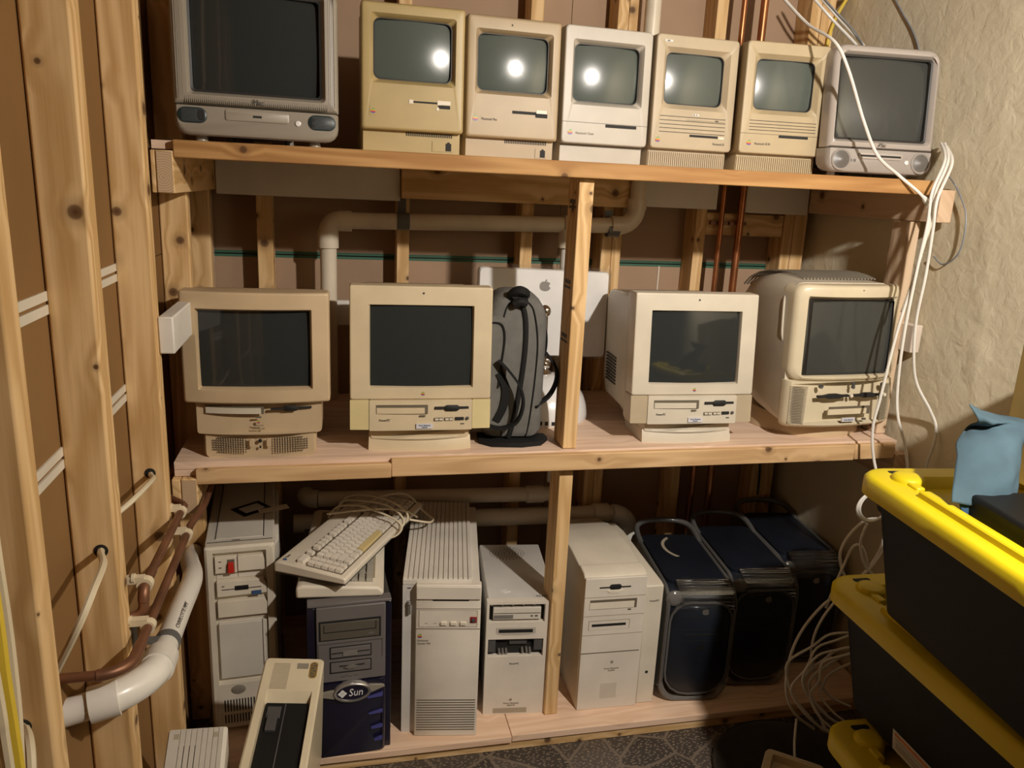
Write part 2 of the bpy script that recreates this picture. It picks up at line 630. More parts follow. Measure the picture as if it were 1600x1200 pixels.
def rr(x0, x1, z0, z1, r, y, n=4, e=1, plane='xz'):
    """rounded rectangle ring"""
    rb, rt = r if isinstance(r, tuple) else (r, r)
    lim = min((x1 - x0) / 2 - 1e-5, (z1 - z0) / 2 - 1e-5)
    rb, rt = max(1e-4, min(rb, lim)), max(1e-4, min(rt, lim))
    pts = []
    cs = [(x1 - rb, z0 + rb, -90, rb), (x1 - rt, z1 - rt, 0, rt), (x0 + rt, z1 - rt, 90, rt), (x0 + rb, z0 + rb, 180, rb)]
    for k, (cx, cz, a0, r) in enumerate(cs):
        arc = [(cx + r * math.cos(math.radians(a0 + 90 * j / n)), cz + r * math.sin(math.radians(a0 + 90 * j / n))) for j in range(n + 1)]
        pts += arc
        nx = cs[(k + 1) % 4]
        a1 = math.radians(nx[2])
        q = (nx[0] + nx[3] * math.cos(a1), nx[1] + nx[3] * math.sin(a1))
        for j in range(1, e):
            t = j / e
            pts.append((arc[-1][0] * (1 - t) + q[0] * t, arc[-1][1] * (1 - t) + q[1] * t))
    if plane == 'xz':
        return [(p[0], y, p[1]) for p in pts]
    if plane == 'xy':
        return [(p[0], p[1], y) for p in pts]
    return [(y, p[0], p[1]) for p in pts]


def ins(t, d):
    return (t[0] + d, t[1] - d, t[2] + d, t[3] - d)


def bezel(b, outer, ro, y0, thick, opening, ropen, inner, rin, depth, e=8, edge=0.005):
    """moulded screen surround: rounded outer edge, flat face, splayed opening"""
    rings = [rr(*outer, ro, y0 + thick, e=e), rr(*outer, ro, y0 + edge, e=e),
             rr(*ins(outer, edge * 0.35), ro, y0 + edge * 0.3, e=e), rr(*ins(outer, edge), ro, y0, e=e),
             rr(*opening, ropen, y0, e=e), rr(*inner, rin, y0 + depth, e=e), rr(*inner, rin, y0 + depth + 0.02, e=e)]
    return b.loft(rings, False, False)


def tube_face(b, inner, r, y, R, n=10, e=6, over=0.006):
    """bulged picture tube face"""
    x0, x1, z0, z1 = ins(inner, -over)
    cx, cz = (x0 + x1) / 2, (z0 + z1) / 2
    hw, hh = (x1 - x0) / 2, (z1 - z0) / 2
    rings = []
    for k in range(1, n + 1):
        s_ = k / n
        ring = rr(cx - hw * s_, cx + hw * s_, cz - hh * s_, cz + hh * s_, r * s_, 0, e=e)
        rings.append([(p[0], y + ((p[0] - cx) ** 2 + (p[2] - cz) ** 2) / (2 * R), p[2]) for p in ring])
    return b.loft(rings, True, False)


def smooth_path(pts, sub=8, closed=False):
    P = [Vector(p) for p in pts]
    out = []
    k = len(P)
    rng = range(k) if closed else range(k - 1)
    for i in rng:
        p0 = P[(i - 1) % k] if closed or i > 0 else P[0]
        p1, p2 = P[i], P[(i + 1) % k]
        p3 = P[(i + 2) % k] if closed or i + 2 < k else P[-1]
        for j in range(sub):
            t = j / sub
            out.append(0.5 * ((2 * p1) + (-p0 + p2) * t + (2 * p0 - 5 * p1 + 4 * p2 - p3) * t * t + (-p0 + 3 * p1 - 3 * p2 + p3) * t ** 3))
    if not closed:
        out.append(P[-1])
    return out


def thing(name, label, cat, loc=(0, 0, 0), yaw=0, group=None, rot=None):
    o = bpy.data.objects.new(name, None)
    o.empty_display_size = 0.05
    COL.objects.link(o)
    o.location = loc
    o.rotation_euler = rot if rot else (0, 0, math.radians(yaw))
    o['label'] = label
    o['category'] = cat
    if group:
        o['group'] = group
    return o


def tag(o, label, cat, group=None):
    o['label'] = label
    o['category'] = cat
    if group:
        o['group'] = group
    return o


FRONT = Matrix.Rotation(math.radians(90), 4, 'X')


def text(name, body, size, loc, mat, parent, M=None, sx=1.0, shear=0.0, align='LEFT', rot=FRONT, depth=0.0004, label=None):
    cu = bpy.data.curves.new(name, 'FONT')
    cu.body = body
    cu.size = size
    cu.shear = shear
    cu.align_x = align
    cu.extrude = depth
    cu.resolution_u = 2
    tmp = bpy.data.objects.new('tmp_text', cu)
    me = bpy.data.meshes.new_from_object(tmp)
    bpy.data.objects.remove(tmp)
    bpy.data.curves.remove(cu)
    X = Matrix.Translation(loc) @ rot @ Matrix.Diagonal((sx, 1, 1, 1))
    if M is not None:
        X = M @ X
    me.transform(X)
    me.materials.clear()
    me.materials.append(MATS[mat])
    me.name = name
    o = bpy.data.objects.new(name, me)
    COL.objects.link(o)
    o.parent = parent
    if label:
        o['label'] = label
    return o


def logo(parent, x, y, z, h, mats=None, M=None, name='logo', dy=-0.0008):
    """bitten-fruit emblem in horizontal stripes, on a face looking to -y"""
    rainbow = mats is None
    mats = mats or ['stripe%d' % i for i in range(6)]
    b = B(M)
    bh = h * 0.80
    rows = 18

    def lim(t):
        w = 0.47 * h * max(0.0, 1 - abs(2 * t - 1.06) ** 2.5 / 1.12) ** 0.5
        rgt = w
        d = 0.19 ** 2 - (t - 0.58) ** 2
        if d > 0:
            rgt = min(w, (0.52 - math.sqrt(d)) * h)
        return -w, rgt
    for i in range(rows):
        t0, t1 = i / rows, (i + 1) / rows
        a, c = lim(t0 + 1e-3), lim(t1 - 1e-3)
        mi = 5 - min(5, int(i / rows * 6)) if rainbow else 0
        b.add([(x + a[0], y + dy, z + bh * t0), (x + a[1], y + dy, z + bh * t0), (x + c[1], y + dy, z + bh * t1), (x + c[0], y + dy, z + bh * t1),
               (x + a[0], y, z + bh * t0), (x + a[1], y, z + bh * t0), (x + c[1], y, z + bh * t1), (x + c[0], y, z + bh * t1)],
              [(0, 1, 2, 3), (0, 3, 7, 4), (1, 2, 6, 5), (0, 1, 5, 4), (3, 2, 6, 7)], mi)
    leaf = []
    for j in range(8):
        a = 2 * math.pi * j / 8
        lx, lz = 0.15 * h * math.cos(a), 0.06 * h * math.sin(a)
        c_, s_ = math.cos(0.95), math.sin(0.95)
        leaf.append((x + 0.06 * h + lx * c_ - lz * s_, z + 0.88 * h + lx * s_ + lz * c_))
    b.prism(leaf, 'y', y + dy, y, 0)
    return b.build(name, mats, parent, split='none')


def dark(parent, name, rects, y, mat='slot', M=None, t=0.0007, label=None):
    """thin dark inlays (slots, grooves, gaps) let into a face that looks to -y"""
    b = B(M)
    for (x0, x1, z0, z1) in rects:
        b.box(x0, x1, y - t, y + 0.003, z0, z1)
    return b.build(name, mat, parent, label=label, split='stuff' if len(rects) > 5 else 'auto')


def board(name, x0, x1, y0, y1, z0, z1, mat, parent=None, bevel=0.0025, label=None):
    """sawn board whose object origin sits in its middle, so the grain runs true"""
    cx, cy, cz = (x0 + x1) / 2, (y0 + y1) / 2, (z0 + z1) / 2
    b = B().box(x0 - cx, x1 - cx, y0 - cy, y1 - cy, z0 - cz, z1 - cz)
    o = b.build(name, mat, parent, bevel=bevel, label=label)
    o.location = (cx, cy, cz)
    return o
# ================================================================== the room
def structure(o, label=None):
    o['kind'] = 'structure'
    if label:
        o['label'] = label
    return o


fl = structure(B().box(-0.8, 1.65, -4.2, 0.8, -0.05, 0.0).build('floor', 'printed_vinyl'), 'dark printed sheet vinyl floor with pale crazy paving lines')
ce = structure(B().box(-0.8, 1.65, -4.2, 0.8, 2.46, 2.5).build('ceiling', 'ceiling_wood'), 'bare wooden basement ceiling above the shelves')
structure(B().box(-0.8, 1.65, -4.25, -4.2, 0.0, 2.46).build('wall_front', 'dim_wall'), 'tan wall behind the viewer facing the shelves')

# back wall: paper-faced drywall between studs
wb = structure(B().box(-0.62, 1.62, 0.728, 0.76, 0.0, 2.46).build('wall_back', 'drywall_paper'), 'open stud wall of brown drywall behind the shelves')
for (x0, x1) in ((-0.62, 0.60), (0.602, 1.535)):
    for (z0, z1) in ((0.0, 1.288), (1.304, 2.46)):
        B().box(x0, x1, 0.71, 0.728, z0, z1).build('drywall_panel', 'drywall_paper', wb)
for (x0, x1) in ((-0.56, 0.20), (0.20, 1.40)):
    b = B()
    b.box(x0, x1, 0.7085, 0.712, 1.2862, 1.2938)
    b.box(x0, x1, 0.7085, 0.712, 1.2975, 1.3055)
    b.build('seam_strip', 'green_edge', wb, label='green paper edge along the drywall seam')
BACK_STUDS = [(-0.357, -0.312, 'pine_z'), (0.056, 0.094, 'pine_z'), (0.448, 0.488, 'pine_z'), (0.722, 0.757, 'pine_z'), (0.758, 0.790, 'pine_z'),
              (1.048, 1.086, 'pine_z'), (1.376, 1.412, 'pine_z'), (1.414, 1.462, 'pine_z')]
for (x0, x1, m) in BACK_STUDS:
    board('stud', x0, x1, 0.62, 0.709, 0.0, 2.46, m, wb)
board('fire_block', 1.087, 1.375, 0.625, 0.663, 1.405, 1.478, 'pine_x', wb, label='rough sawn block between studs behind the copper pipes')
board('bottom_plate', -0.48, 1.47, 0.615, 0.709, 0.0, 0.038, 'pine_x', wb)
b = B()
b.box(0.965, 0.970, 0.7065, 0.711, 1.06, 1.288)
b.build('corner_strip', 'joint_tape', wb)

# left wall: studs stand across it, drywall behind
wl = structure(B().box(-0.64, -0.574, -4.2, 0.71, 0.0, 2.46).build('wall_left', 'kraft_paper'), 'open stud wall of brown drywall at the left')
for (y0, y1) in ((-4.2, -1.6), (-1.598, -0.30), (-0.298, 0.71)):
    for (z0, z1) in ((0.0, 1.085), (1.087, 1.333), (1.335, 2.46)):
        B().box(-0.574, -0.549, y0, y1, z0, z1).build('drywall_panel', 'kraft_paper', wl)
for z in (1.338, 1.096):
    b = B()
    b.box(-0.551, -0.546, -1.6, 0.1, z - 0.017, z - 0.003)
    b.box(-0.551, -0.546, -1.6, 0.1, z + 0.003, z + 0.017)
    b.build('joint_tape', 'joint_tape', wl, split='none', label='pale joint tape along a drywall seam')
LEFT_STUDS = [(-1.32, -1.282), (-0.912, -0.868), (-0.582, -0.535), (-0.195, -0.155), (0.235, 0.273), (0.58, 0.62)]
for i, (y0, y1) in enumerate(LEFT_STUDS):
    s_ = board('stud', -0.548, -0.482, y0, y1, 0.0, 2.46, 'pine_z', wl, bevel=0.004)
# holes drilled for the cables
for (x, y, z) in ((-0.512, -0.1955, 0.922), (-0.505, -0.5825, 0.936), (-0.515, -0.9125, 0.862)):
    b = B()
    b.lathe([(0.011, y - 0.0006), (0.011, y + 0.004)], (x, 0, z), 'y', 14)
    b.build('drilled_hole', 'slot', wl)
# end post against the back corner, stained
board('corner_stud', -0.548, -0.49, 0.625, 0.705, 0.0, 2.46, 'pink_z', wl)

# right wall: lumpy painted concrete
b = B()
ny, nz = 150, 110
random.seed(5)
bumps = [(random.uniform(-2.2, 0.7), random.uniform(0.2, 2.4), random.uniform(0.012, 0.05), random.uniform(0.0008, 0.004)) for _ in range(260)]
bumps += [(-0.12 - 0.006 * i + random.uniform(-.02, .02), 1.52 - 0.05 * i, random.uniform(0.008, 0.02), random.uniform(0.003, 0.007)) for i in range(14)]
bumps += [(-0.30 - 0.01 * i + random.uniform(-.008, .008), 1.62 - 0.03 * i, 0.011, 0.006) for i in range(18)]
ys = [0.709 - 2.9 * (j / ny) for j in range(ny + 1)]
zs = [2.46 * k / nz for k in range(nz + 1)]
grid = [[0.0] * (nz + 1) for _ in range(ny + 1)]
for (by, bz, br, bh) in bumps:
    j0, j1 = int((0.709 - by - 3 * br) / 2.9 * ny), int((0.709 - by + 3 * br) / 2.9 * ny) + 1
    k0, k1 = int((bz - 3 * br) / 2.46 * nz), int((bz + 3 * br) / 2.46 * nz) + 1
    for j in range(max(0, j0), min(ny, j1) + 1):
        for k in range(max(0, k0), min(nz, k1) + 1):
            d2 = ((ys[j] - by) ** 2 + (zs[k] - bz) ** 2) / br ** 2
            grid[j][k] += bh * math.exp(-d2)
vs, fs = [], []
for j in range(ny + 1):
    for k in range(nz + 1):
        w = 0.004 * math.sin(ys[j] * 5.1 + zs[k] * 2.3) + 0.003 * math.sin(zs[k] * 7.7 - ys[j] * 3.0)
        vs.append((1.508 - grid[j][k] - w - 0.004, ys[j], zs[k]))
o_ = len(vs)
for j in range(ny):
    for k in range(nz):
        a = j * (nz + 1) + k
        fs.append((a, a + 1, a + nz + 2, a + nz + 1))
b.add(vs, fs)
b.box(1.56, 1.60, -4.2, 0.76, 0.0, 2.46)
b.box(1.535, 1.56, -4.2, -2.19, 0.0, 2.46)
wr = structure(b.build('wall_right', 'painted_concrete', angle=1.2), 'lumpy tan painted concrete wall at the right')

# ================================================================== shelves
ZU, ZM, ZB = 1.5988, 0.8676, 0.05
up = thing('upper_shelf', 'upper pine shelf with a front lip, carrying the row of small computers', 'shelf', (0, 0, 0))
board('shelf_board', -0.512, 1.455, 0.022, 0.619, ZU - 0.020, ZU - 0.002, 'plywood_x', up, bevel=0)
board('front_lip', -0.466, 1.446, 0.0, 0.0215, ZU - 0.0375, ZU, 'lip_x', up, label='smooth orange-toned front lip')
board('cleat', -0.512, -0.5025, 0.0, 0.615, ZU - 0.112, ZU - 0.023, 'pine_y', up)
cl = board('cleat', -0.5015, -0.466, 0.0, 0.615, ZU - 0.112, ZU - 0.023, 'pine_y', up)
board('end_grain', -0.4995, -0.468, -0.0012, 0.001, ZU - 0.110, ZU - 0.025, 'end_grain', up, bevel=0.0004)
board('ledger', -0.464, 0.064, 0.601, 0.6195, ZU - 0.124, ZU - 0.021, 'white_paint', up, label='white painted ledger board at the left of the back wall')
board('ledger', 0.066, 0.792, 0.582, 0.6195, ZU - 0.115, ZU - 0.021, 'pine_x', up, label='bare pine ledger board in the middle')
board('ledger', 0.832, 1.108, 0.601, 0.6195, ZU - 0.110, ZU - 0.021, 'white_paint', up, label='white painted ledger board right of the pipe elbow')
board('ledger', 1.212, 1.446, 0.601, 0.6195, ZU - 0.116, ZU - 0.021, 'white_paint', up, label='white painted ledger board right of the copper pipes')
board('cleat', 1.4475, 1.492, -0.002, 0.60, ZU - 0.108, ZU - 0.022, 'pink_y', up, label='short cleat on the concrete wall')
board('post', 0.450, 0.488, 0.030, 0.119, ZM + 0.001, ZU - 0.0385, 'pine_z', up, label='vertical post standing between the two shelves')
board('post', 1.436, 1.468, 0.080, 0.155, ZM + 0.001, ZU - 0.110, 'pink_z', up, label='short post beside the concrete wall')
b = B()
for (x, z) in ((0.452, 1.50), (0.452, 1.30), (0.452, 1.16)):
    b.box(0.4492, 0.4502, 0.05, 0.105, z - 0.012, z - 0.006)
    b.box(0.4492, 0.4502, 0.055, 0.10, z + 0.0, z + 0.010)
b.build('grade_stamp', 'ink', up, split='stuff', label='dark ink grade stamp on the post side')

md = thing('middle_shelf', 'middle plywood shelf with a pine lip, carrying the four larger computers', 'shelf', (0, 0, 0))
board('shelf_board', -0.508, 1.462, 0.019, 0.619, ZM - 0.019, ZM, 'plywood_x', md, bevel=0.001)
board('sub_board', -0.508, 1.462, 0.019, 0.619, ZM - 0.036, ZM - 0.0195, 'plywood_x', md, bevel=0.001)
board('front_lip', -0.458, 0.0, 0.0, 0.0185, ZM - 0.052, ZM - 0.014, 'lip_pale_x', md)
board('front_lip', 0.0, 1.312, 0.0, 0.0185, ZM - 0.050, ZM - 0.004, 'lip_pale_x', md)
board('front_lip', 1.314, 1.446, 0.002, 0.0185, ZM - 0.049, ZM - 0.004, 'lip_pale_x', md, label='short end piece of lip by the concrete wall')
board('cleat', -0.512, -0.4925, 0.0, 0.615, ZM - 0.125, ZM - 0.037, 'pine_y', md)
board('cleat', -0.4915, -0.455, 0.0, 0.615, ZM - 0.125, ZM - 0.037, 'pine_y', md)
board('end_grain', -0.4895, -0.457, -0.0012, 0.001, ZM - 0.123, ZM - 0.039, 'end_grain', md, bevel=0.0004)
board('ledger', -0.455, 1.46, 0.582, 0.6195, ZM - 0.125, ZM - 0.037, 'pine_x', md)
board('cleat', 1.450, 1.490, 0.0, 0.60, ZM - 0.12, ZM - 0.037, 'pink_y', md)
board('post', 0.448, 0.486, 0.034, 0.123, ZB + 0.001, ZM - 0.037, 'pine_z', md, label='lower post standing on the platform')

# spare white ledgers part way up the walls
tag(board('wall_ledger', -0.455, 0.84, 0.597, 0.6185, 1.093, 1.170, 'white_paint'), 'white painted board screwed along the back wall studs behind the computers', 'board')
tag(board('wall_cleat', -0.4815, -0.452, -0.178, 0.26, 1.172, 1.248, 'white_paint', bevel=0.003), 'white painted board end on the left studs beside the curved computer', 'board')
tag(board('wall_cleat', 1.462, 1.492, 0.03, 0.58, 1.125, 1.205, 'pinkwhite', bevel=0.003), 'pale pinkish board end on the concrete wall behind the hanging cables', 'board')

pl = thing('platform', 'low plywood platform on the floor under the tower computers', 'platform', (0, 0, 0))
board('platform_board', -0.475, 0.335, -0.040, 0.614, 0.030, ZB, 'plyplatform_x', pl, bevel=0.0015)
board('platform_board', 0.337, 1.488, -0.036, 0.614, 0.030, ZB, 'plyplatform_x', pl, bevel=0.0015)
board('runner', -0.47, 1.488, -0.030, 0.008, 0.0, 0.0295, 'pine_x', pl)
board('runner', -0.47, 1.488, 0.55, 0.60, 0.0, 0.0295, 'pine_x', pl)

# ================================================================== lamp (just outside the frame)
lt = thing('ceiling_lamp', 'bulb in a small reflector hanging above and right of the viewer', 'lamp', (0.90, -1.60, 2.46))
B().lathe([(0.055, 0.0), (0.055, -0.02), (0.02, -0.03), (0.006, -0.04), (0.006, -0.22), (0.02, -0.23), (0.022, -0.27)], (0, 0, 0), 'z', 24).build('lamp_holder', 'white_gloss', lt)

# ================================================================== pipes
def elbow(p, a, bdir, r, n=6):
    """points of a quarter bend: arriving along a, leaving along bdir, corner at p"""
    p, a, bdir = Vector(p), Vector(a).normalized(), Vector(bdir).normalized()
    c = p - a * r + bdir * r
    return [tuple(c - bdir * r * math.cos(t) + a * r * math.sin(t)) for t in (math.pi / 2 * j / n for j in range(n + 1))]


pv = thing('drain_pipe', 'cream plastic drain pipe with elbows running across the studs under the upper shelf', 'pipe', (0, 0, 0))
YP = 0.572
zc = 1.412
e1 = elbow((-0.150, YP, zc), (0, 0, 1), (1, 0, 0.02), 0.035)
e2 = elbow((0.815, YP, zc + 0.016), (1, 0, 0.02), (0, 0, 1), 0.055)
B().tube([(-0.150, YP, 0.60), e1[0]], 0.0245, 16).build('pipe', 'pvc', pv)
B().tube(e1, 0.0285, 16).build('elbow', 'pvc', pv)
b = B()
b.tube([(-0.150, YP, e1[0][2] - 0.045), (-0.150, YP, e1[0][2] + 0.004)], 0.0305, 16)
b.tube([(e1[-1][0] - 0.004, YP, zc), (e1[-1][0] + 0.034, YP, zc)], 0.0305, 16)
b.build('elbow_collar', 'pvc', pv)
B().tube([e1[-1], e2[0]], 0.0245, 16).build('pipe', 'pvc', pv)
B().tube(e2, 0.0285, 16).build('elbow', 'pvc', pv)
b = B()
b.tube([(e2[0][0] - 0.03, YP, e2[0][2]), (e2[0][0] + 0.004, YP, e2[0][2])], 0.0305, 16)
b.tube([(0.815, YP, e2[-1][2] - 0.004), (0.815, YP, e2[-1][2] + 0.03)], 0.0305, 16)
b.build('elbow_collar', 'pvc', pv)
B().tube([e2[-1], (0.815, YP, 1.577)], 0.0245, 16).build('pipe', 'pvc', pv)
B().tube([(0.815, YP, 1.60), (0.815, YP, 2.45)], 0.0245, 16).build('pipe', 'pvc', pv)
B().tube([(0.575, YP, zc + 0.01), (0.635, YP, zc + 0.012)], 0.0305, 16).build('tee', 'pvc', pv)
B().tube([(0.590, YP, zc), (0.590, YP, zc - 0.06)], 0.0295, 16).build('tee', 'pvc', pv)
B().tube([(0.590, YP, zc - 0.03), (0.590, YP, 0.56)], 0.020, 14).build('pipe', 'pvc_white', pv)
for (x, up_) in ((0.070, 0.07), (0.738, 0.06)):
    b = B()
    b.tube([(x - 0.019, YP, zc + 0.004), (x + 0.019, YP, zc + 0.004)], 0.0262, 16)
    b.box(x - 0.013, x + 0.013, YP - 0.0, 0.6195, zc + 0.018, zc + 0.022)
    b.box(x - 0.013, x + 0.013, 0.6165, 0.6197, zc + 0.018, zc + up_)
    b.build('strap', 'strap_steel', pv, split='none', label='grey metal strap')

low = thing('drain_pipe', 'shadowed horizontal drain pipe just under the middle shelf at the back', 'pipe', (0, 0, 0))
e3 = elbow((-0.232, 0.575, 0.528), (-1, 0, 0), (0, 1, 0), 0.04)
B().tube([(0.62, 0.575, 0.512), e3[0]], 0.025, 16).build('pipe', 'pvc', low)
B().tube(e3, 0.029, 14).build('elbow', 'pvc', low)
B().tube([(0.50, 0.575, 0.514), (0.56, 0.575, 0.513)], 0.030, 16).build('collar', 'pvc', low)
low2 = thing('drain_pipe', 'lower horizontal drain pipe behind the grooved tower, lit along its underside', 'pipe', (0, 0, 0))
e4 = elbow((0.885, 0.575, 0.428), (1, 0, 0), (0, 0, -1), 0.07)
B().tube([(-0.27, 0.575, 0.446), e4[0]], 0.030, 16).build('pipe', 'pvc', low2)
B().tube(e4 + [(0.885, 0.575, 0.06)], 0.033, 16).build('elbow', 'pvc_white', low2)
B().tube([(0.745, 0.575, 0.430), (0.80, 0.575, 0.429)], 0.036, 16).build('collar', 'pvc', low2)

for (x, r_, lab) in ((1.128, 0.0088, 'slimmer copper pipe of the upright pair on the back wall'), (1.197, 0.0125, 'thicker copper pipe of the upright pair on the back wall')):
    cp = thing('copper_pipe', lab, 'pipe', (0, 0, 0), group='copper pipes on the back wall')
    B().tube([(x, 0.600, 0.06), (x, 0.600, 2.44)], r_, 14).build('pipe', 'copper', cp)
    b = B()
    b.box(x - 0.03, x + 0.03, 0.6105, 0.624, 1.44, 1.452)
    b.build('pipe_clip', 'copper_dull', cp)

# left wall: two copper lines and the drain that drops through the studs
def hangers(parent, y, x, z, r):
    b = B()
    b.tube([(x, y - 0.008, z), (x, y + 0.008, z)], r + 0.004, 14)
    b.box(x - 0.030, x, y - 0.007, y + 0.007, z + 0.004, z + 0.016)
    b.lathe([(0.009, -0.484), (0.009, -0.479)], (0, y, z + 0.012), 'x', 12)
    b.build('pipe_clip', 'cream_cable', parent, split='none', label='cream plastic pipe clip')


c1 = thing('copper_pipe', 'upper of two dull copper pipes clipped along the left studs', 'pipe', (0, 0, 0), group='copper pipes on the left wall')
x1 = -0.463
pth = [(x1, -0.14, 0.819), (x1, -0.45, 0.828)] + elbow((x1, -0.520, 0.829), (0, -1, 0), (0, 0, -1), 0.022)[0:]
pth += elbow((x1, -0.520, 0.782), (0, 0, -1), (-1, -0.35, 0), 0.018) + [(x1 - 0.10, -0.558, 0.782)]
B().tube([pth[0], pth[1]], 0.0080, 12).build('pipe', 'copper_dull', c1)
B().tube(pth[1:9], 0.0095, 12).build('elbow', 'copper_dull', c1)
B().tube(pth[8:], 0.0088, 12).build('pipe', 'copper_dull', c1)
B().tube(smooth_path([(x1, -.14, .819), (x1 - .004, -.12, .8185), (-.515, -.06, .817), (-.530, -.02, .816), (-.530, .2, .81)], 5), 0.0080, 12).build('pipe', 'copper_dull', c1)
hangers(c1, -0.165, x1, 0.819, 0.0080)
hangers(c1, -0.50, x1, 0.829, 0.0095)
c2 = thing('copper_pipe', 'lower dull copper pipe along the left studs, turning into the wall above the drain', 'pipe', (0, 0, 0), group='copper pipes on the left wall')
x2 = -0.452
pth = [(x2, -0.13, 0.771), (x2, -0.600, 0.774)] + elbow((x2, -0.685, 0.776), (0, -1, 0.02), (-1, 0.0, 0), 0.045) + [(x2 - 0.13, -0.685, 0.776)]
B().tube([pth[0], pth[1]], 0.0080, 12).build('pipe', 'copper_dull', c2)
B().tube(pth[1:9], 0.0095, 12).build('elbow', 'copper_dull', c2)
B().tube(pth[8:], 0.0080, 12).build('pipe', 'copper_dull', c2)
B().tube(smooth_path([(x2, -.13, .771), (x2 + .003, -.10, .771), (-.441, -.03, .770), (-.441, .10, .769), (-.441, .55, .768)], 5), 0.0080, 12).build('pipe', 'copper_dull', c2)
hangers(c2, -0.175, x2, 0.770, 0.0080)
hangers(c2, -0.545, x2, 0.773, 0.0080)

dp = thing('drain_pipe', 'glossy white printed drain pipe bending into the left wall at the bottom', 'pipe', (0, 0, 0))
xd = -0.437
d0, d1 = Vector((xd - .010, -0.17, 0.6615)), Vector((xd, -0.53, 0.705))
dirv = (d1 - d0).normalized()
B().tube(smooth_path([(-.512, .30, .52), (-.512, .17, .548), (-.490, .04, .600), tuple(d0), tuple(d0 + (d1 - d0) * .5), tuple(d1)], 6), 0.0215, 20).build('pipe', 'pvc_white', dp)
bend = elbow(tuple(d1 + dirv * 0.115), tuple(dirv), (-1, -0.25, -0.1), 0.075, 8)
B().tube(bend, 0.026, 20).build('elbow', 'pvc_white', dp)
b = B()
b.tube([tuple(d1 + dirv * 0.005), tuple(d1 + dirv * 0.05)], 0.0285, 20)
b.build('collar', 'pvc_white', dp)
q = Vector(bend[-1])
dq = Vector((-1, -0.25, -0.1)).normalized()
B().tube([tuple(q - dq * 0.03), tuple(q + dq * 0.012)], 0.0285, 20).build('collar', 'pvc_white', dp)
B().tube([tuple(q), tuple(q + dq * 0.06)], 0.0218, 20).build('pipe', 'pvc_white', dp)
b = B()
ys_ = -0.485
st = d0 + (d1 - d0) * ((ys_ + 0.17) / (-0.36))
b.tube([tuple(st - dirv * 0.011), tuple(st + dirv * 0.011)], 0.0232, 20)
b.box(-0.4815, -0.478, ys_ - 0.055, ys_ - 0.033, 0.70, 0.775)
b.box(-0.480, xd, ys_ - 0.03, ys_ - 0.008, st.z + 0.018, st.z + 0.0215)
b.build('strap', 'strap_steel', dp, split='none', label='grey metal strap')
# printing along the pipe
ax = -dirv
side = Vector((0.55, 0, 0.45)).normalized()
side = (side - ax * side.dot(ax)).normalized()
upv = side.cross(ax).normalized()
pm = Matrix.Identity(4)
for i in range(3):
    pm[i][0], pm[i][1], pm[i][2] = ax[i], upv[i], side[i]
pos = d1 + (d0 - d1) * 0.20 + side * 0.0214
text('pipe_print', 'CHARLOTTE PIPE', 0.012, (0, 0, 0), 'ink', dp, M=Matrix.Translation(pos) @ pm, rot=Matrix.Identity(4), sx=1.25)
# ================================================================== compact computers on the upper shelf
GC = 'compact all-in-one computers on the upper shelf'


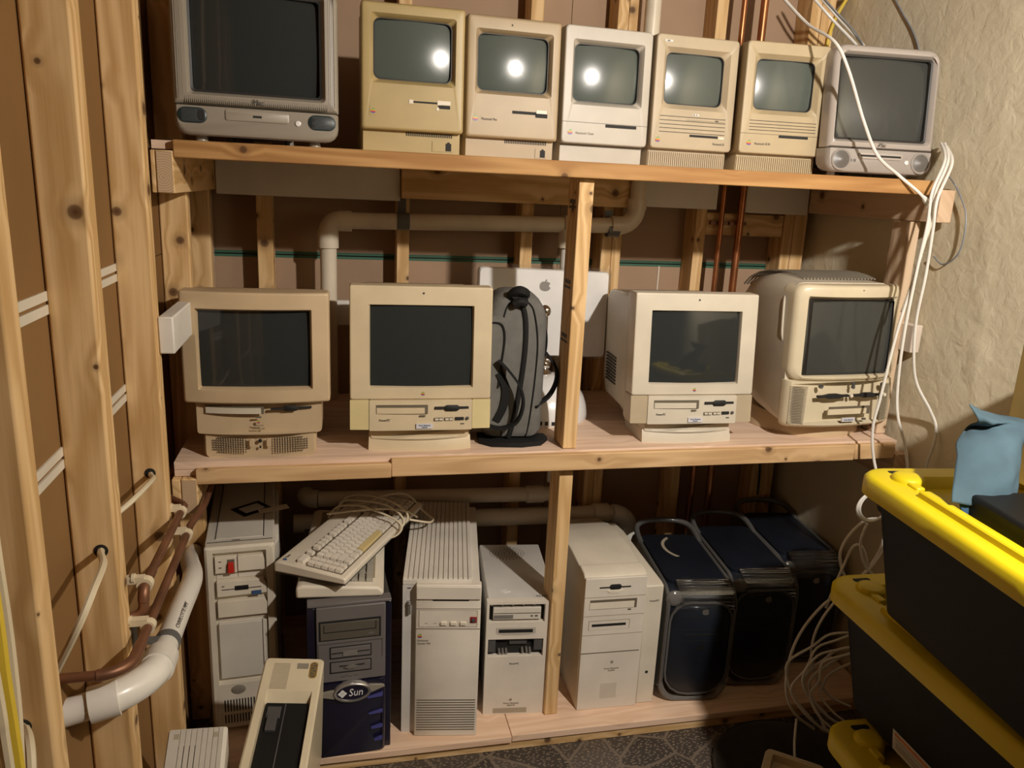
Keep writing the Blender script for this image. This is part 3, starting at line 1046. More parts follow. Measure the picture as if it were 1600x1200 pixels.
def compact(label, X, Y, yaw, mat, style, base_mat=None, H=.343):
    t = thing('compact_computer', label, 'computer', (X, Y, ZU), yaw, GC)
    hw, zb = 0.1225, 0.053
    K = Matrix(((1, 0, 0, 0), (0, 1, 0.035, 0), (0, 0, 1, 0), (0, 0, 0, 1)))
    base_mat = base_mat or mat
    # rear housing, drawn in towards the back
    b = B(K)
    b.loft([rr(-hw + .003, hw - .003, zb - .006, H - .003, .009, .030), rr(-hw + .003, hw - .003, zb - .008, H - .004, .012, .15),
            rr(-hw + .008, hw - .008, zb - .010, H - .014, .016, .255), rr(-hw + .016, hw - .016, zb, H - .026, .016, .268)])
    b.build('housing', mat, t)
    op = (-.101, .101, .158, .312)
    inn = (-.093, .093, .168, .303)
    if style in ('classic',):
        op, inn = (-.100, .100, .150, .310), (-.092, .092, .160, .301)
    if style in ('se', 'se30'):
        op, inn = (-.098, .098, .157, .312), (-.086, .086, .170, .300)
    b = B(K)
    ro = .007 if style in ('early', 'plus') else .010
    bezel(b, (-hw, hw, zb, H), ro, 0.0, .045, op, .006, inn, .016, .014, edge=.007 if style in ('early', 'plus') else .004)
    b.build('bezel', mat, t, wn=True)
    b = B(K)
    tube_face(b, inn, .018, .0105, .46)
    b.build('screen', 'tube_pale', t)
    b = B(K)
    b.loft([rr(*ins(inn, -.004), .017, .0136, e=2), rr(*ins(inn, .0015), .015, .0134, e=2), rr(*ins(inn, .003), .014, .018, e=2)], False, False)
    b.build('screen_rim', 'tube_rim', t)
    # foot
    b = B()
    zt = zb + .004
    b.loft([rr(-.117, .117, 0, zt, .004, .024), rr(-.119, .119, 0, zt, .004, .029), rr(-.119, .119, 0, zt, .004, .25), rr(-.112, .112, .004, zt, .004, .258)])
    b.build('foot', base_mat, t)
    yk = .0235
    if style in ('early', 'plus'):
        dark(t, 'vent_slits', [(x, x + .0022, zb - .010, zb - .001) for x in [-.014 + .0046 * i for i in range(25)] if not (.060 < x < .064)], yk, 'slot')
        # keyboard socket
        dark(t, 'socket_panel', [(.050 if style == 'early' else .070, .101, .010, .034)], yk, 'groove' if False else mat, t=.0012)
        dark(t, 'keyboard_socket', [(.083, .097, .012, .030), (.087, .093, .030, .033)], yk, 'slot', t=.0018)
    elif style in ('se', 'se30'):
        b = B()
        n = 38
        for i in range(n):
            x = -.114 + .228 * i / (n - 1)
            b.box(x - .0016, x + .0016, .0205, .026, .004, zb - .008)
        b.build('ribbed_front', base_mat, t)
    if style == 'early':
        dark(t, 'floppy_slot', [(.000, .070, .1185, .1225), (.060, .089, .1085, .1165)], .0, 'slot', M=K)
        dark(t, 'slot_guide', [(-.010, .000, .116, .125), (.058, .066, .1165, .127), (.066, .090, .1175, .1265), (.056, .062, .104, .111)], .0, 'bone', M=K, t=.0014)
        dark(t, 'logo_plate', [(-.103, -.086, .084, .106)], .0, mat, M=K, t=.001)
        logo(t, -.0945, -.001, .0885, .0125, M=K)
    elif style == 'plus':
        dark(t, 'floppy_slot', [(-.002, .064, .1155, .1225), (.060, .092, .1095, .1195)], .0, 'slot', M=K, t=.0010)
        dark(t, 'slot_guide', [(.062, .090, .1195, .1275)], .0, 'bone', M=K, t=.0016)
        logo(t, -.098, .0, .092, .0145, M=K)
        text('nameplate', 'Macintosh Plus', .0085, (-.083, -.0006, .0955), 'ink', t, M=K, sx=.80)
        dark(t, 'chip', [(-.011, -.007, .322, .327)], .0, 'groove', M=K)
    elif style == 'classic':
        dark(t, 'seam', [(-hw + .001, hw - .001, .1062, .1072)], .0, 'groove', M=K)
        dark(t, 'floppy_slot', [(.000, .089, .0975, .1055)], .0, 'slot', M=K)
        logo(t, -.098, .0, .074, .0150, M=K)
        text('nameplate', 'Macintosh Classic', .0090, (-.083, -.0006, .0765), 'ink_grey', t, M=K, sx=.80)
        dark(t, 'foot_shadow_gap', [(-.117, .117, zb - .006, zb - .002)], yk, 'groove')
    elif style == 'se':
        dark(t, 'cooling_groove', [(-.100, .098, z, z + .0016) for z in (.137, .1265, .1165, .1065, .0965)], .0, 'vent_dark', M=K)
        dark(t, 'drive_panel', [(-.02, .097, .1295, .1315)], .0, 'soft_groove', M=K)
        dark(t, 'floppy_slot', [(-.008, .078, .0875, .0935)], .0, 'slot', M=K, t=.001)
        dark(t, 'drive_button', [(.066, .076, .130, .1345)], .0, 'groove', M=K, t=.001)
        dark(t, 'slot_end', [(.080, .097, .086, .092)], .0, 'bone', M=K, t=.0012)
        logo(t, -.102, .0, .069, .0150, M=K)
        text('nameplate', 'Macintosh SE', .0085, (.100, -.0006, .070), 'ink', t, M=K, sx=.80, align='RIGHT')
        dark(t, 'sticker', [(-.003, .016, .1425, .1475), (-.100, -.078, .3235, .3285)], .0, 'sticker_white', M=K, t=.0009)
        dark(t, 'sticker_print', [(-.001, .003, .1435, .1463), (.007, .010, .1435, .1463), (-.094, -.086, .3245, .3272)], .0, 'ink', M=K, t=.0012)
    elif style == 'se30':
        dark(t, 'cooling_groove', [(-.098, .100, z, z + .0016) for z in (.139, .1305, .1225, .1145)], .0, 'vent_dark', M=K)
        dark(t, 'seam', [(-hw + .001, hw - .001, .1050, .1060)], .0, 'groove', M=K)
        dark(t, 'floppy_slot', [(-.008, .080, .0975, .1045)], .0, 'slot', M=K)
        logo(t, -.094, .0, .074, .0150, M=K)
        text('nameplate', 'Macintosh SE/30', .0088, (-.078, -.0006, .0765), 'ink', t, M=K, sx=.80)
    return t


compact('yellowed compact computer with square logo badge, left of the streaked one', .055, .130, 1.0, 'yellowed', 'early', H=.336)
compact('warm beige compact computer with printed name and streaks on its screen', .3165, .205, 3.0, 'warm_beige', 'plus')
compact('pale grey compact computer with a bright lamp reflection on its screen', .572, .222, 3.2, 'pale_platinum', 'classic')
compact('cream compact computer with a small sticker above its cooling grooves and name at lower right', .823, .225, 3.0, 'cream_platinum', 'se')
compact('cream yellow compact computer with grooves above a seam, rightmost of the small row', 1.0740, .195, -2.5, 'cream_yellow', 'se30')


# ================================================================== the two rounded translucent computers
def superell(x0, x1, z0, z1, y, n=40, p=3.2, flat=0.0):
    cx, cz, a, c = (x0 + x1) / 2, (z0 + z1) / 2, (x1 - x0) / 2, (z1 - z0) / 2
    ring = []
    for j in range(n):
        t = 2 * math.pi * j / n
        ct, st_ = math.cos(t), math.sin(t)
        ring.append((cx + a * abs(ct) ** (2 / p) * (1 if ct >= 0 else -1), y, cz + c * abs(st_) ** (2 / p) * (1 if st_ >= 0 else -1)))
    return ring


def bulb_computer(name, label, X, Y, yaw, hw, H, scr, chin, mats, K, shellw=0.19):
    frost, chinm, shell, tubem = mats
    t = thing(name, label, 'computer', (X, Y, ZU), yaw)
    x0, x1, z0, z1 = scr
    # rear shell
    b = B(K)
    b.loft([superell(-min(hw - .002, shellw + .02), min(hw - .002, shellw + .02), .014, H - .004, .030), superell(-shellw + .012, shellw - .012, .012, H - .004, .10, p=2.9),
            superell(-shellw + .02, shellw - .02, .014, H - .012, .20, p=2.6), superell(-.14, .14, .03, H - .05, .32, p=2.4),
            superell(-.08, .08, .06, H - .12, .40, p=2.2), superell(-.03, .03, .10, H - .18, .42, p=2)])
    b.build('rear_shell', shell, t)
    b = B(K)
    bezel(b, (-hw, hw, chin, H), (.003, .034), 0.0, .05, (x0 - .010, x1 + .010, z0 - .010, z1 + .010), .010, scr, .008, .016, edge=.014)
    b.build('bezel', frost, t, wn=True)
    b = B(K)
    tube_face(b, scr, .008, .012, .9)
    b.build('screen', tubem, t)
    b = B(K)
    b.loft([rr(*ins(scr, -.006), .010, .010, e=2), rr(*ins(scr, .002), .008, .0125, e=2), rr(*ins(scr, .003), .007, .020, e=2)], False, False)
    b.build('screen_rim', 'tube_rim', t)
    # chin
    b = B(K)
    rings = []
    for (y, d, zl) in ((.06, .0, .016), (.016, .001, .014), (.005, .005, .017), (.0, .012, .024)):
        rings.append(rr(-hw + d * .6, hw - d * .6, zl, chin - .0012, (.030, .003), y, e=6))
    b.loft(rings)
    b.build('chin', chinm, t)
    return t


K1 = Matrix(((1, 0, 0, 0), (0, 1, 0.04, 0), (0, 0, 1, 0), (0, 0, 0, 1)))
im = bulb_computer('rounded_computer', 'large grey rounded computer with pinstriped bezel and dark oval speakers, leftmost on the upper shelf', -.296, .085, 4.0, .178, .352,
                   (-.138, .138, .110, .318), .078, ('imac_frost', 'imac_chin', 'imac_shell', 'tube_dark'), K1)
b = B(K1)
for k in range(84):
    x = -.168 + .336 * k / 83
    if abs(x) > .152:
        b.box(x - .0007, x + .0007, -.0005, .002, .092, .325)
    else:
        b.box(x - .0007, x + .0007, -.0005, .002, .083, .098)
        b.box(x - .0007, x + .0007, -.0005, .002, .332, .343)
b.build('pinstripe', 'imac_chin', im, split='stuff')
for sx_ in (-1, 1):
    x = sx_ * .139
    b = B(K1)
    b.loft([rr(x - .031, x + .031, .040, .073, .016, -.0015, e=2), rr(x - .029, x + .029, .042, .071, .015, -.003, e=2)], False, True)
    b.loft([rr(x - .031, x + .031, .040, .073, .016, -.0015, e=2), rr(x - .031, x + .031, .040, .073, .016, .004, e=2)], False, False)
    sp_ = b.build('speaker', 'imac_teal', im)
    b = B(K1)
    for k in range(9):
        z = .044 + .003 * k
        b.box(x - .022, x + .022, -.0036, -.002, z, z + .0012)
    b.build('speaker_grille', 'dark_grey', sp_, split='stuff')
    b = B(K1)
    if sx_ < 0:
        b.loft([rr(x + .010, x + .026, .045, .069, .008, -.0030, e=1), rr(x + .011, x + .025, .046, .068, .007, -.0042, e=1)], True, True)
    else:
        b.lathe([(.004, -.0042), (.004, -.002)], (x - .020, 0, .062), 'y', 12)
        b.lathe([(.004, -.0042), (.004, -.002)], (x - .020, 0, .050), 'y', 12)
    b.build('audio_jack', 'slot', sp_)
b = B(K1)
b.loft([rr(-.070, .066, .050, .072, .004, .002, e=1), rr(-.070, .066, .050, .072, .004, -.0025, e=1), rr(-.068, .064, .052, .070, .004, -.0035, e=1)])
b.build('disc_tray', 'imac_frost', im)
dark(im, 'tray_button', [(-.012, .007, .058, .063)], -.0030, 'slot', M=K1)
B(K1).lathe([(.006, .002), (.006, -.003), (.0045, -.0035)], (.086, 0, .052), 'y', 16).build('power_button', 'white_gloss', im)
text('nameplate', 'iMac', .017, (0, -.0018, .086), 'ink', im, M=K1, sx=.85, align='CENTER')
b = B()
for x in (-.125, .125):
    b.lathe([(.014, .0), (.014, .004), (.010, .022)], (x, .05, 0), 'z', 14)
for x in (-.07, .07):
    b.lathe([(.014, .0), (.014, .004), (.010, .030)], (x, .27, 0), 'z', 14)
b.build('foot', 'imac_chin', im)

K2 = Matrix(((1, 0, 0, 0), (0, 1, 0.10, 0), (0, 0, 1, 0), (0, 0, 0, 1)))
ir = bulb_computer('rounded_computer', 'frosted clear rounded computer with round speakers and a disc slot at the wall end', 1.334, .110, -4.0, .158, .346,
                   (-.134, .134, .104, .318), .078, ('graph_frost', 'graph_chin', 'graph_shell', 'tube_mid'), K2, shellw=.136)
for x in (-.118, .120):
    b = B(K2)
    b.lathe([(.0285, .004), (.0285, -.003), (.026, -.0045), (.0235, -.003)], (x, 0, .047), 'y', 28, cap=False)
    sp_ = b.build('speaker', 'graph_chin', ir)
    B(K2).lathe([(.024, .002), (.024, -.0025), (.014, -.005), (.006, -.009), (.0005, -.0095)], (x, 0, .047), 'y', 28).build('speaker_cone', 'speaker_grey', sp_)
b = B(K2)
b.loft([rr(-.068, .064, .052, .068, .008, .002, e=2), rr(-.068, .064, .052, .068, .008, -.003, e=2), rr(-.066, .062, .054, .066, .006, -.004, e=2)])
b.build('slot_surround', 'graph_frost', ir)
dark(ir, 'disc_slot', [(-.062, .058, .0575, .0625)], -.0040, 'slot', M=K2)
dark(ir, 'headphone_socket', [(-.080, -.074, .043, .050), (-.091, -.085, .043, .050)], .0, 'speaker_grey', M=K2, t=.0015)
B(K2).lathe([(.006, .002), (.006, -.002), (.004, -.003)], (.078, 0, .047), 'y', 16).build('power_button', 'white_gloss', ir)
text('nameplate', 'iMac', .015, (0, -.001, .0855), 'ink', ir, M=K2, sx=.85, align='CENTER', shear=.2)
b = B()
for (x, y) in ((-.11, .06), (.11, .06), (-.06, .28), (.06, .28)):
    b.lathe([(.012, 0), (.012, .004), (.009, .024)], (x, y, 0), 'z', 12)
b.build('foot', 'graph_chin', ir)


# ================================================================== computers on the middle shelf
def bow(c, hw):
    return lambda x, y, z: (x, y - c * max(0.0, 1 - (x / hw) ** 2) if y < .05 else y, z)


# --- curved two-tier computer, far left
t = thing('desktop_computer', 'putty all-in-one computer on a perforated speaker foot, leftmost on the middle shelf', 'computer', (-.313, .026, ZM), -1.5)
hw = .1665
b = B()
bezel(b, (-hw, hw, .142, .406), .006, 0.0, .05, (-.132, .127, .175, .367), .003, (-.127, .122, .180, .362), .003, .014, edge=.006, e=12)
b.deform(bow(.020, hw))
b.build('bezel', 'putty', t, wn=True)
b = B()
tube_face(b, (-.127, .122, .180, .362), .003, .0, 1.4)
b.build('screen', 'tube_dark', t)
b = B()
b.loft([rr(-hw + .003, hw - .003, .149, .405, .008, .045), rr(-hw + .006, hw - .006, .14, .398, .012, .12), rr(-.13, .13, .12, .36, .02, .26), rr(-.10, .10, .12, .30, .03, .36)])
b.build('housing', 'putty', t)
b = B()
b.loft([rr(-.143, .143, .062, .147, .006, .016, e=12), rr(-.145, .145, .061, .147, .006, .022, e=12), rr(-.145, .145, .061, .147, .006, .06, e=12), rr(-.14, .14, .061, .145, .01, .33, e=12)])
b.deform(lambda x, y, z: (x, y - .019 * max(0, 1 - (x / .145) ** 2) if y < .05 else y, z))
dr = b.build('drive_panel', 'putty', t)


def inlay(parent, name, rects, mat, yf, t_=.0008, seg=10):
    """thin inlays that follow a bowed front; yf(x) gives the front's y"""
    b_ = B()
    for (x0, x1, z0, z1) in rects:
        n = max(1, int((x1 - x0) / .012)) if seg else 1
        for k in range(n):
            a, c = x0 + (x1 - x0) * k / n, x0 + (x1 - x0) * (k + 1) / n
            ya, yc = yf(a), yf(c)
            b_.add([(a, ya - t_, z0), (c, yc - t_, z0), (c, yc - t_, z1), (a, ya - t_, z1), (a, ya + .003, z0), (c, yc + .003, z0), (c, yc + .003, z1), (a, ya + .003, z1)],
                   [(0, 1, 2, 3), (4, 7, 6, 5), (0, 4, 5, 1), (3, 2, 6, 7), (0, 3, 7, 4), (1, 5, 6, 2)])
    return b_.build(name, mat, parent)


yf = lambda x: .016 - .019 * max(0, 1 - (x / .145) ** 2)
inlay(t, 'tray_recess_shade', [(-.122, .012, .114, .133)], 'groove', yf)  # darker inlay, painted shade left showing above and right of the tray
inlay(t, 'disc_tray', [(-.1212, .006, .1145, .1290)], 'ivory', yf, .0016)
inlay(t, 'floppy_slot', [(.028, .122, .1235, .1285)], 'slot', yf)
b = B()
b.loft([rr(.056, .090, .1195, .1335, .006, yf(.073) - .0012, e=1), rr(.058, .088, .121, .132, .005, yf(.073) - .0028, e=1)], True, True)
b.build('floppy_finger_notch', 'slot', t)
inlay(t, 'small_button', [(-.008, .006, .104, .107)], 'groove', yf)
logo(t, -.001, yf(0) - .0002, .0905, .0085)
text('nameplate', 'Macintosh', .0068, (-.001, yf(0) - .0012, .084), 'ink', t, sx=.85, align='CENTER')
text('nameplate', 'Performa 580', .0060, (-.001, yf(0) - .0012, .0755), 'ink', t, sx=.85, align='CENTER')
b = B()
b.loft([rr(-.126, .126, .0, .064, .010, .020, e=12), rr(-.131, .131, .0, .064, .012, .028, e=12), rr(-.131, .131, .0, .064, .012, .06, e=12), rr(-.12, .12, .0, .062, .02, .30, e=12)])
b.deform(lambda x, y, z: (x, y - .012 * max(0, 1 - (x / .131) ** 2) if y < .05 else y, z))
ft = b.build('speaker_foot', 'putty', t)
yb = lambda x: .020 - .012 * max(0, 1 - (x / .131) ** 2)
b = B()
for sx_ in (-1, 1):
    for i in range(14):
        for k in range(7):
            x, z = sx_ * (.034 + .0058 * i), .0145 + .0058 * k
            if i > 11 and (k < 1 or k > 5):
                continue
            b.lathe([(.0016, yb(x) - .0006), (.0016, yb(x) + .002)], (x, 0, z), 'y', 6)
b.build('speaker_hole', 'vent_dark', t, split='stuff')
b = B()
b.lathe([(.0045, yb(0) - .001), (.0045, yb(0) + .002)], (0, 0, .043), 'y', 12)
b.box(-.002, .002, yb(0) - .001, yb(0) + .002, .0245, .030)
b.build('headphone_socket', 'slot', t)
for x in (-.020, .020):
    b = B()
    b.loft([rr(x - .0055, x + .0055, .027, .049, .003, yb(x) - .001, e=1), rr(x - .0045, x + .0045, .028, .048, .003, yb(x) - .0025, e=1)], True, True)
    b.build('volume_button', 'putty', t)
B().lathe([(.004, -.0125), (.004, -.006)], (.0, .0, .389), 'y', 8).build('microphone', 'groove', t)


# --- the two big square computers
def square_computer(label, X, Y, yaw, mat, side_mat, tilt, zt=.419):
    t = thing('desktop_computer', label, 'computer', (X, Y, ZM), yaw, 'square all-in-one computers on the middle shelf')
    K = Matrix(((1, 0, 0, 0), (0, 1, tilt, 0), (0, 0, 1, 0), (0, 0, 0, 1)))
    hw, zt, zs, zb_ = .1765, zt, .136, .0585
    b = B(K)
    bezel(b, (-hw, hw, zs + .0008, zt), .005, 0.0, .045, (-.130, .130, .166, zt - .046), .002, (-.127, .127, .169, zt - .049), .002, .010, edge=.004)
    b.build('bezel', mat, t, wn=True)
    b = B(K)
    tube_face(b, (-.127, .127, .169, zt - .049), .002, .004, 1.3)
    b.build('screen', 'tube_dark', t)
    # rear housing with stepped shoulders
    b = B(K)
    b.loft([rr(-hw + .002, hw - .002, zb_, zt - .002, .006, .044), rr(-hw + .004, hw - .004, zb_, zt - .004, .008, .07), rr(-.158, .158, zb_ + .004, zt - .016, .012, .085),
            rr(-.152, .152, zb_ + .006, zt - .030, .016, .30), rr(-.135, .135, zb_ + .02, zt - .06, .02, .375), rr(-.12, .12, zb_ + .05, zt - .09, .02, .385)])
    hs = b.build('housing', mat, t)
    b = B(K)
    for k in range(9):
        z = .115 + .0095 * k
        b.box(-.1572, -.14, .20, .29, z, z + .0042)
    b.build('side_vent', 'vent_dark', hs, split='stuff')
    # lower panel with speaker cheeks
    b = B(K)
    b.loft([rr(-.129, .129, zb_, zs, .002, .0, e=10), rr(-.129, .129, zb_, zs, .002, .05, e=10)])
    b.deform(bow(.010, hw) if not tilt else (lambda x, y, z: (x, y - .008 * (1 - (x / hw) ** 2), z)))
    pn = b.build('front_panel', mat, t)
    for s_ in (-1, 1):
        b = B(K)
        xa, xb = sorted((s_ * .130, s_ * hw))
        b.loft([rr(xa, xb, zb_ + .002, zs, .002, .001, e=4), rr(xa, xb, zb_ + .002, zs, .002, .05, e=4)])
        b.deform(lambda x, y, z: (x, y - .006 * (1 - (x / hw) ** 2), z))
        ck = b.build('speaker_grille', side_mat, t)
    P = lambda x: tilt * .1 - .008 * (1 - (x / hw) ** 2)
    sh = B

    def il(name, rects, m_, t_=.0008):
        b_ = B(K)
        for (x0, x1, z0, z1) in rects:
            n = max(1, int((x1 - x0) / .014))
            for k in range(n):
                a, c = x0 + (x1 - x0) * k / n, x0 + (x1 - x0) * (k + 1) / n
                ya, yc = -.008 * (1 - (a / hw) ** 2), -.008 * (1 - (c / hw) ** 2)
                b_.add([(a, ya - t_, z0), (c, yc - t_, z0), (c, yc - t_, z1), (a, ya - t_, z1), (a, ya + .003, z0), (c, yc + .003, z0), (c, yc + .003, z1), (a, ya + .003, z1)],
                       [(0, 1, 2, 3), (4, 7, 6, 5), (0, 4, 5, 1), (3, 2, 6, 7), (0, 3, 7, 4), (1, 5, 6, 2)])
        return b_.build(name, m_, t)
    il('tray_recess_shade', [(-.112, .016, .102, .124)], 'groove')  # recess shade as dark colour, seen only along the tray's top and right
    il('disc_tray', [(-.1112, .008, .1025, .1175)], mat, .0016)
    il('floppy_slot', [(.034, .120, .113, .119)], 'slot')
    b = B(K)
    b.loft([rr(.058, .096, .1085, .124, .007, -.0085, e=1), rr(.060, .094, .110, .1225, .006, -.0100, e=1)], True, True)
    b.build('floppy_finger_notch', 'slot', t)
    il('tray_button', [(-.004, .010, .0945, .0975)], 'groove')
    il('volume_button', [(.034, .043, .0845, .0895), (.045, .054, .0845, .0895), (.060, .069, .0845, .0895), (.071, .080, .0845, .0895)], 'ivory', .0018)
    il('button_gap', [(.033, .055, .0835, .0905), (.059, .081, .0835, .0905)], 'groove', .0006)
    il('infrared_window', [(.086, .108, .084, .0915)], 'slot', .0012)
    b = B(K)
    b.lathe([(.004, -.006), (.004, -.0085), (.0015, -.009)], (.117, 0, .089), 'y', 12)
    b.build('power_button', 'dark_grey', t)
    il('remote_mark', [(.100, .109, .073, .0755)], 'ink')
    il('model_label', [(-.013, .029, .0635, .076)], 'sticker_lilac', .0010)
    text('label_print', 'Power Macintosh', .0052, (.008, -.0094, .0705), 'blue_lever', t, M=K, sx=.80, align='CENTER')
    text('label_print', '5400/120', .0048, (.008, -.0094, .0655), 'blue_lever', t, M=K, sx=.80, align='CENTER')
    text('nameplate', 'PowerPC', .0080, (-.106, -.0062, .083), 'ink', t, M=K, sx=.9, shear=.25)
    logo(t, .004, .0, .1465, .010, M=K)
    B(K).lathe([(.0028, -.0008), (.0028, .004)], (.003, 0, zt - .017), 'y', 8).build('microphone', 'vent_dark', t)
    # neck and curved stand
    b = B()
    b.loft([rr(-.125, .125, .030, .064, .006, .030, e=10), rr(-.129, .129, .028, .066, .006, .040, e=10), rr(-.12, .12, .03, .068, .01, .25, e=10)])
    b.deform(lambda x, y, z: (x, y - .020 * max(0, 1 - (x / .129) ** 2) if y < .05 else y, z))
    b.build('neck', side_mat if False else mat, t)
    b = B()
    rings = []
    for (z, d) in ((0.0, 0.0), (.012, .001), (.034, .010)):
        ring = []
        for k in range(13):
            x = -.131 + .262 * k / 12
            ring.append((x * (1 - d), .024 + d - .016 * (1 - (x / .131) ** 2), z))
        ring += [(.128 * (1 - d), .17, z), (.10, .26, z), (.0, .29, z), (-.10, .26, z), (-.128 * (1 - d), .17, z)]
        rings.append(ring)
    b.loft(rings)
    b.build('stand', mat, t)
    return t


square_computer('yellowed square computer with big dark screen beside the grey backpack', .0770, .040, -1.5, 'butter', 'butter_stain', .075)
square_computer('ivory square computer right of the post, its side vents showing', .8180, .040, -1.5, 'ivory', 'cream_platinum', .095, .411)

# --- bulbous computer by the wall
t = thing('desktop_computer', 'cream bulbous computer with two floppy slots and grilled cheeks, rightmost on the middle shelf', 'computer', (1.284, .022, ZM), 4.0)
K = Matrix(((1, 0, 0, 0), (0, 1, 0.055, 0), (0, 0, 1, 0), (0, 0, 0, 1)))
hw = .180
FW = lambda x, y, z: (x, y + .034 * abs(x / hw) ** 2.6 if y < .06 else y, z)
b = B()
bezel(b, (-hw, hw, .176, .444), .028, 0.0, .055, (-.148, .152, .184, .412), .004, (-.140, .144, .190, .404), .003, .012, edge=.012, e=12)
b.deform(FW)
b.v = [tuple(K @ Vector(p)) for p in b.v]
b.build('bezel', 'light_cream', t, wn=True)
b = B(K)
tube_face(b, (-.140, .144, .190, .404), .003, .016, 1.2)
b.build('screen', 'tube_mid', t)
b = B()
b.loft([rr(-.140, .144, .190, .404, .003, .0285, e=2), rr(-.134, .138, .195, .399, .003, .018, e=2)], False, False)
b.v = [tuple(K @ Vector(p)) for p in b.v]
b.build('screen_rim', 'tube_rim', t)
b = B()
rings = []
for (y, d, zl) in ((.06, 0, .040), (.016, .0, .040), (.005, .003, .044), (0, .010, .050)):
    rings.append(rr(-hw + d, hw - d, zl, .1752, (.014, .003), y, e=14))
b.loft(rings)
b.deform(FW)
b.v = [tuple(K @ Vector(p)) for p in b.v]
b.build('front_panel', 'light_cream', t)
b = B(K)
b.loft([rr(-hw + .001, hw - .030, .042, .446, .030, .050), rr(-hw - .002, hw - .040, .042, .450, .045, .10), rr(-hw + .002, hw - .044, .046, .456, .07, .20), rr(-.165, .130, .06, .440, .09, .31), rr(-.13, .13, .09, .37, .09, .40), rr(-.08, .08, .14, .30, .07, .43)])
hs = b.build('housing', 'ivory', t)
b = B(K)
prof = [(.085, .4525), (.12, .460), (.16, .4635), (.20, .4625), (.25, .4575), (.30, .4465), (.35, .425), (.38, .40)]
for k in range(22):
    x = -.12 + .24 * k / 21
    b.tube([(x, y, z) for (y, z) in prof], .0028, 5)
b.build('top_vent_rib', 'badge_grey', hs, split='stuff')
for s_ in (-1, 1):
    b = B(K)
    for k in range(24):
        z = .052 + .0046 * k
        xa, xb = sorted((s_ * (.126 + .004 * (1 - k / 25)), s_ * .172))
        ya, yb_ = FW(xa, 0, 0)[1], FW(xb, 0, 0)[1]
        b.add([(xa, ya - .0012, z), (xb, yb_ - .0012, z), (xb, yb_ - .0012, z + .0022), (xa, ya - .0012, z + .0022), (xa, ya + .004, z), (xb, yb_ + .004, z), (xb, yb_ + .004, z + .0022), (xa, ya + .004, z + .0022)],
              [(0, 1, 2, 3), (4, 7, 6, 5), (0, 4, 5, 1), (3, 2, 6, 7), (0, 3, 7, 4), (1, 5, 6, 2)])
    b.build('speaker_grille', 'soft_groove', t, split='stuff')
dark(t, 'disc_recess', [(-.058, .080, .080, .103)], .0, 'groove', M=K)
dark(t, 'disc_tray', [(-.062, .068, .081, .097)], .0, 'light_cream', M=K, t=.0016)
for (xa, xb) in ((-.100, .004), (.022, .118)):
    xm = (xa + xb) / 2
    b = B(K)
    b.prism([(xa, .131), (xa + .02, .131), (xm - .018, .1275), (xm + .018, .1275), (xb - .02, .131), (xb, .131), (xb, .137), (xb - .02, .137), (xm + .012, .1405), (xm - .012, .1405), (xa + .02, .137), (xa, .137)], 'y', -.0008, .008)
    b.build('floppy_slot', 'slot', t)
    b = B(K)
    b.lathe([(.005, .004), (.005, -.002)], (xb + .008, 0, .134), 'y', 10)
    b.build('eject_button', 'bone', t)
b = B(K)
for x in (-.092, .118):
    b.lathe([(.006, .006), (.006, -.002), (.004, -.0005)], (x, .001, .163), 'y', 12)
b.lathe([(.0045, .006), (.0045, -.0012)], (.016, 0, .168), 'y', 10)
b.lathe([(.0045, .006), (.0045, -.0012)], (.016, 0, .158), 'y', 10)
b.box(.0125, .0195, -.0010, .004, .156, .170)
b.build('headphone_socket', 'dark_grey', t)
dark(t, 'model_label', [(-.012, .032, .059, .070)], .0, 'sticker_lilac', M=K, t=.001)
text('label_print', 'Power Macintosh', .0056, (.010, -.0014, .0625), 'blue_lever', t, M=K, sx=.78, align='CENTER')
dark(t, 'power_mark', [(.058, .070, .062, .067)], .0, 'ink', M=K, t=.001)
logo(t, .012, .001, .418, .009, M=K)
B(K).lathe([(.002, -.0008), (.002, .004)], (.013, 0, .431), 'y', 8).build('microphone', 'groove', t)
b = B()
ring0, ring1, ring2 = [], [], []
for k in range(36):
    a = 2 * math.pi * k / 36
    ring0.append((.172 * math.cos(a), .205 + .165 * math.sin(a), 0))
    ring1.append((.172 * math.cos(a), .205 + .165 * math.sin(a), .010))
    ring2.append((.155 * math.cos(a), .205 + .15 * math.sin(a), .052))
b.loft([ring0, ring1, ring2])
b.build('stand', 'putty', t)
b = B(K)
b.tube(smooth_path([(-.178, .075, .28), (-.1815, .078, .30), (-.1820, .080, .34), (-.1812, .082, .39), (-.177, .084, .408)], 4), .0035, 6)
b.build('side_rib', 'ivory', t)
# ================================================================== backpack and the white flat computer behind it
t = thing('backpack', 'grey fabric backpack with black straps standing sideways beside the square computer', 'backpack', (.326, .085, ZM), -4)


def packring(d, y):
    x0, x1, z0, z1 = -.082 + d, .078 - d, .012 + d * .5, .405 - d
    pts = []
    r1, r2 = min(.085, (x1 - x0) / 2 - .002), .022
    cs = [(x1 - r2, z0 + r2, -90, r2), (x1 - r1 * .75, z1 - r1, 0, r1), (x0 + r1 * .75, z1 - r1, 90, r1), (x0 + r2, z0 + r2, 180, r2)]
    for (cx, cz, a0, r) in cs:
        for j in range(7):
            a = math.radians(a0 + 15 * j)
            pts.append((cx + (r if r < .05 else r * .75) * math.cos(a), y, cz + r * math.sin(a)))
    out = []
    for (x, yy, z) in pts:   # belly out a little half way up
        k = (z - .2) / .2
        out.append((x + .010 * (1 - k * k) * (1 if x > 0 else .4), yy, z))
    return out


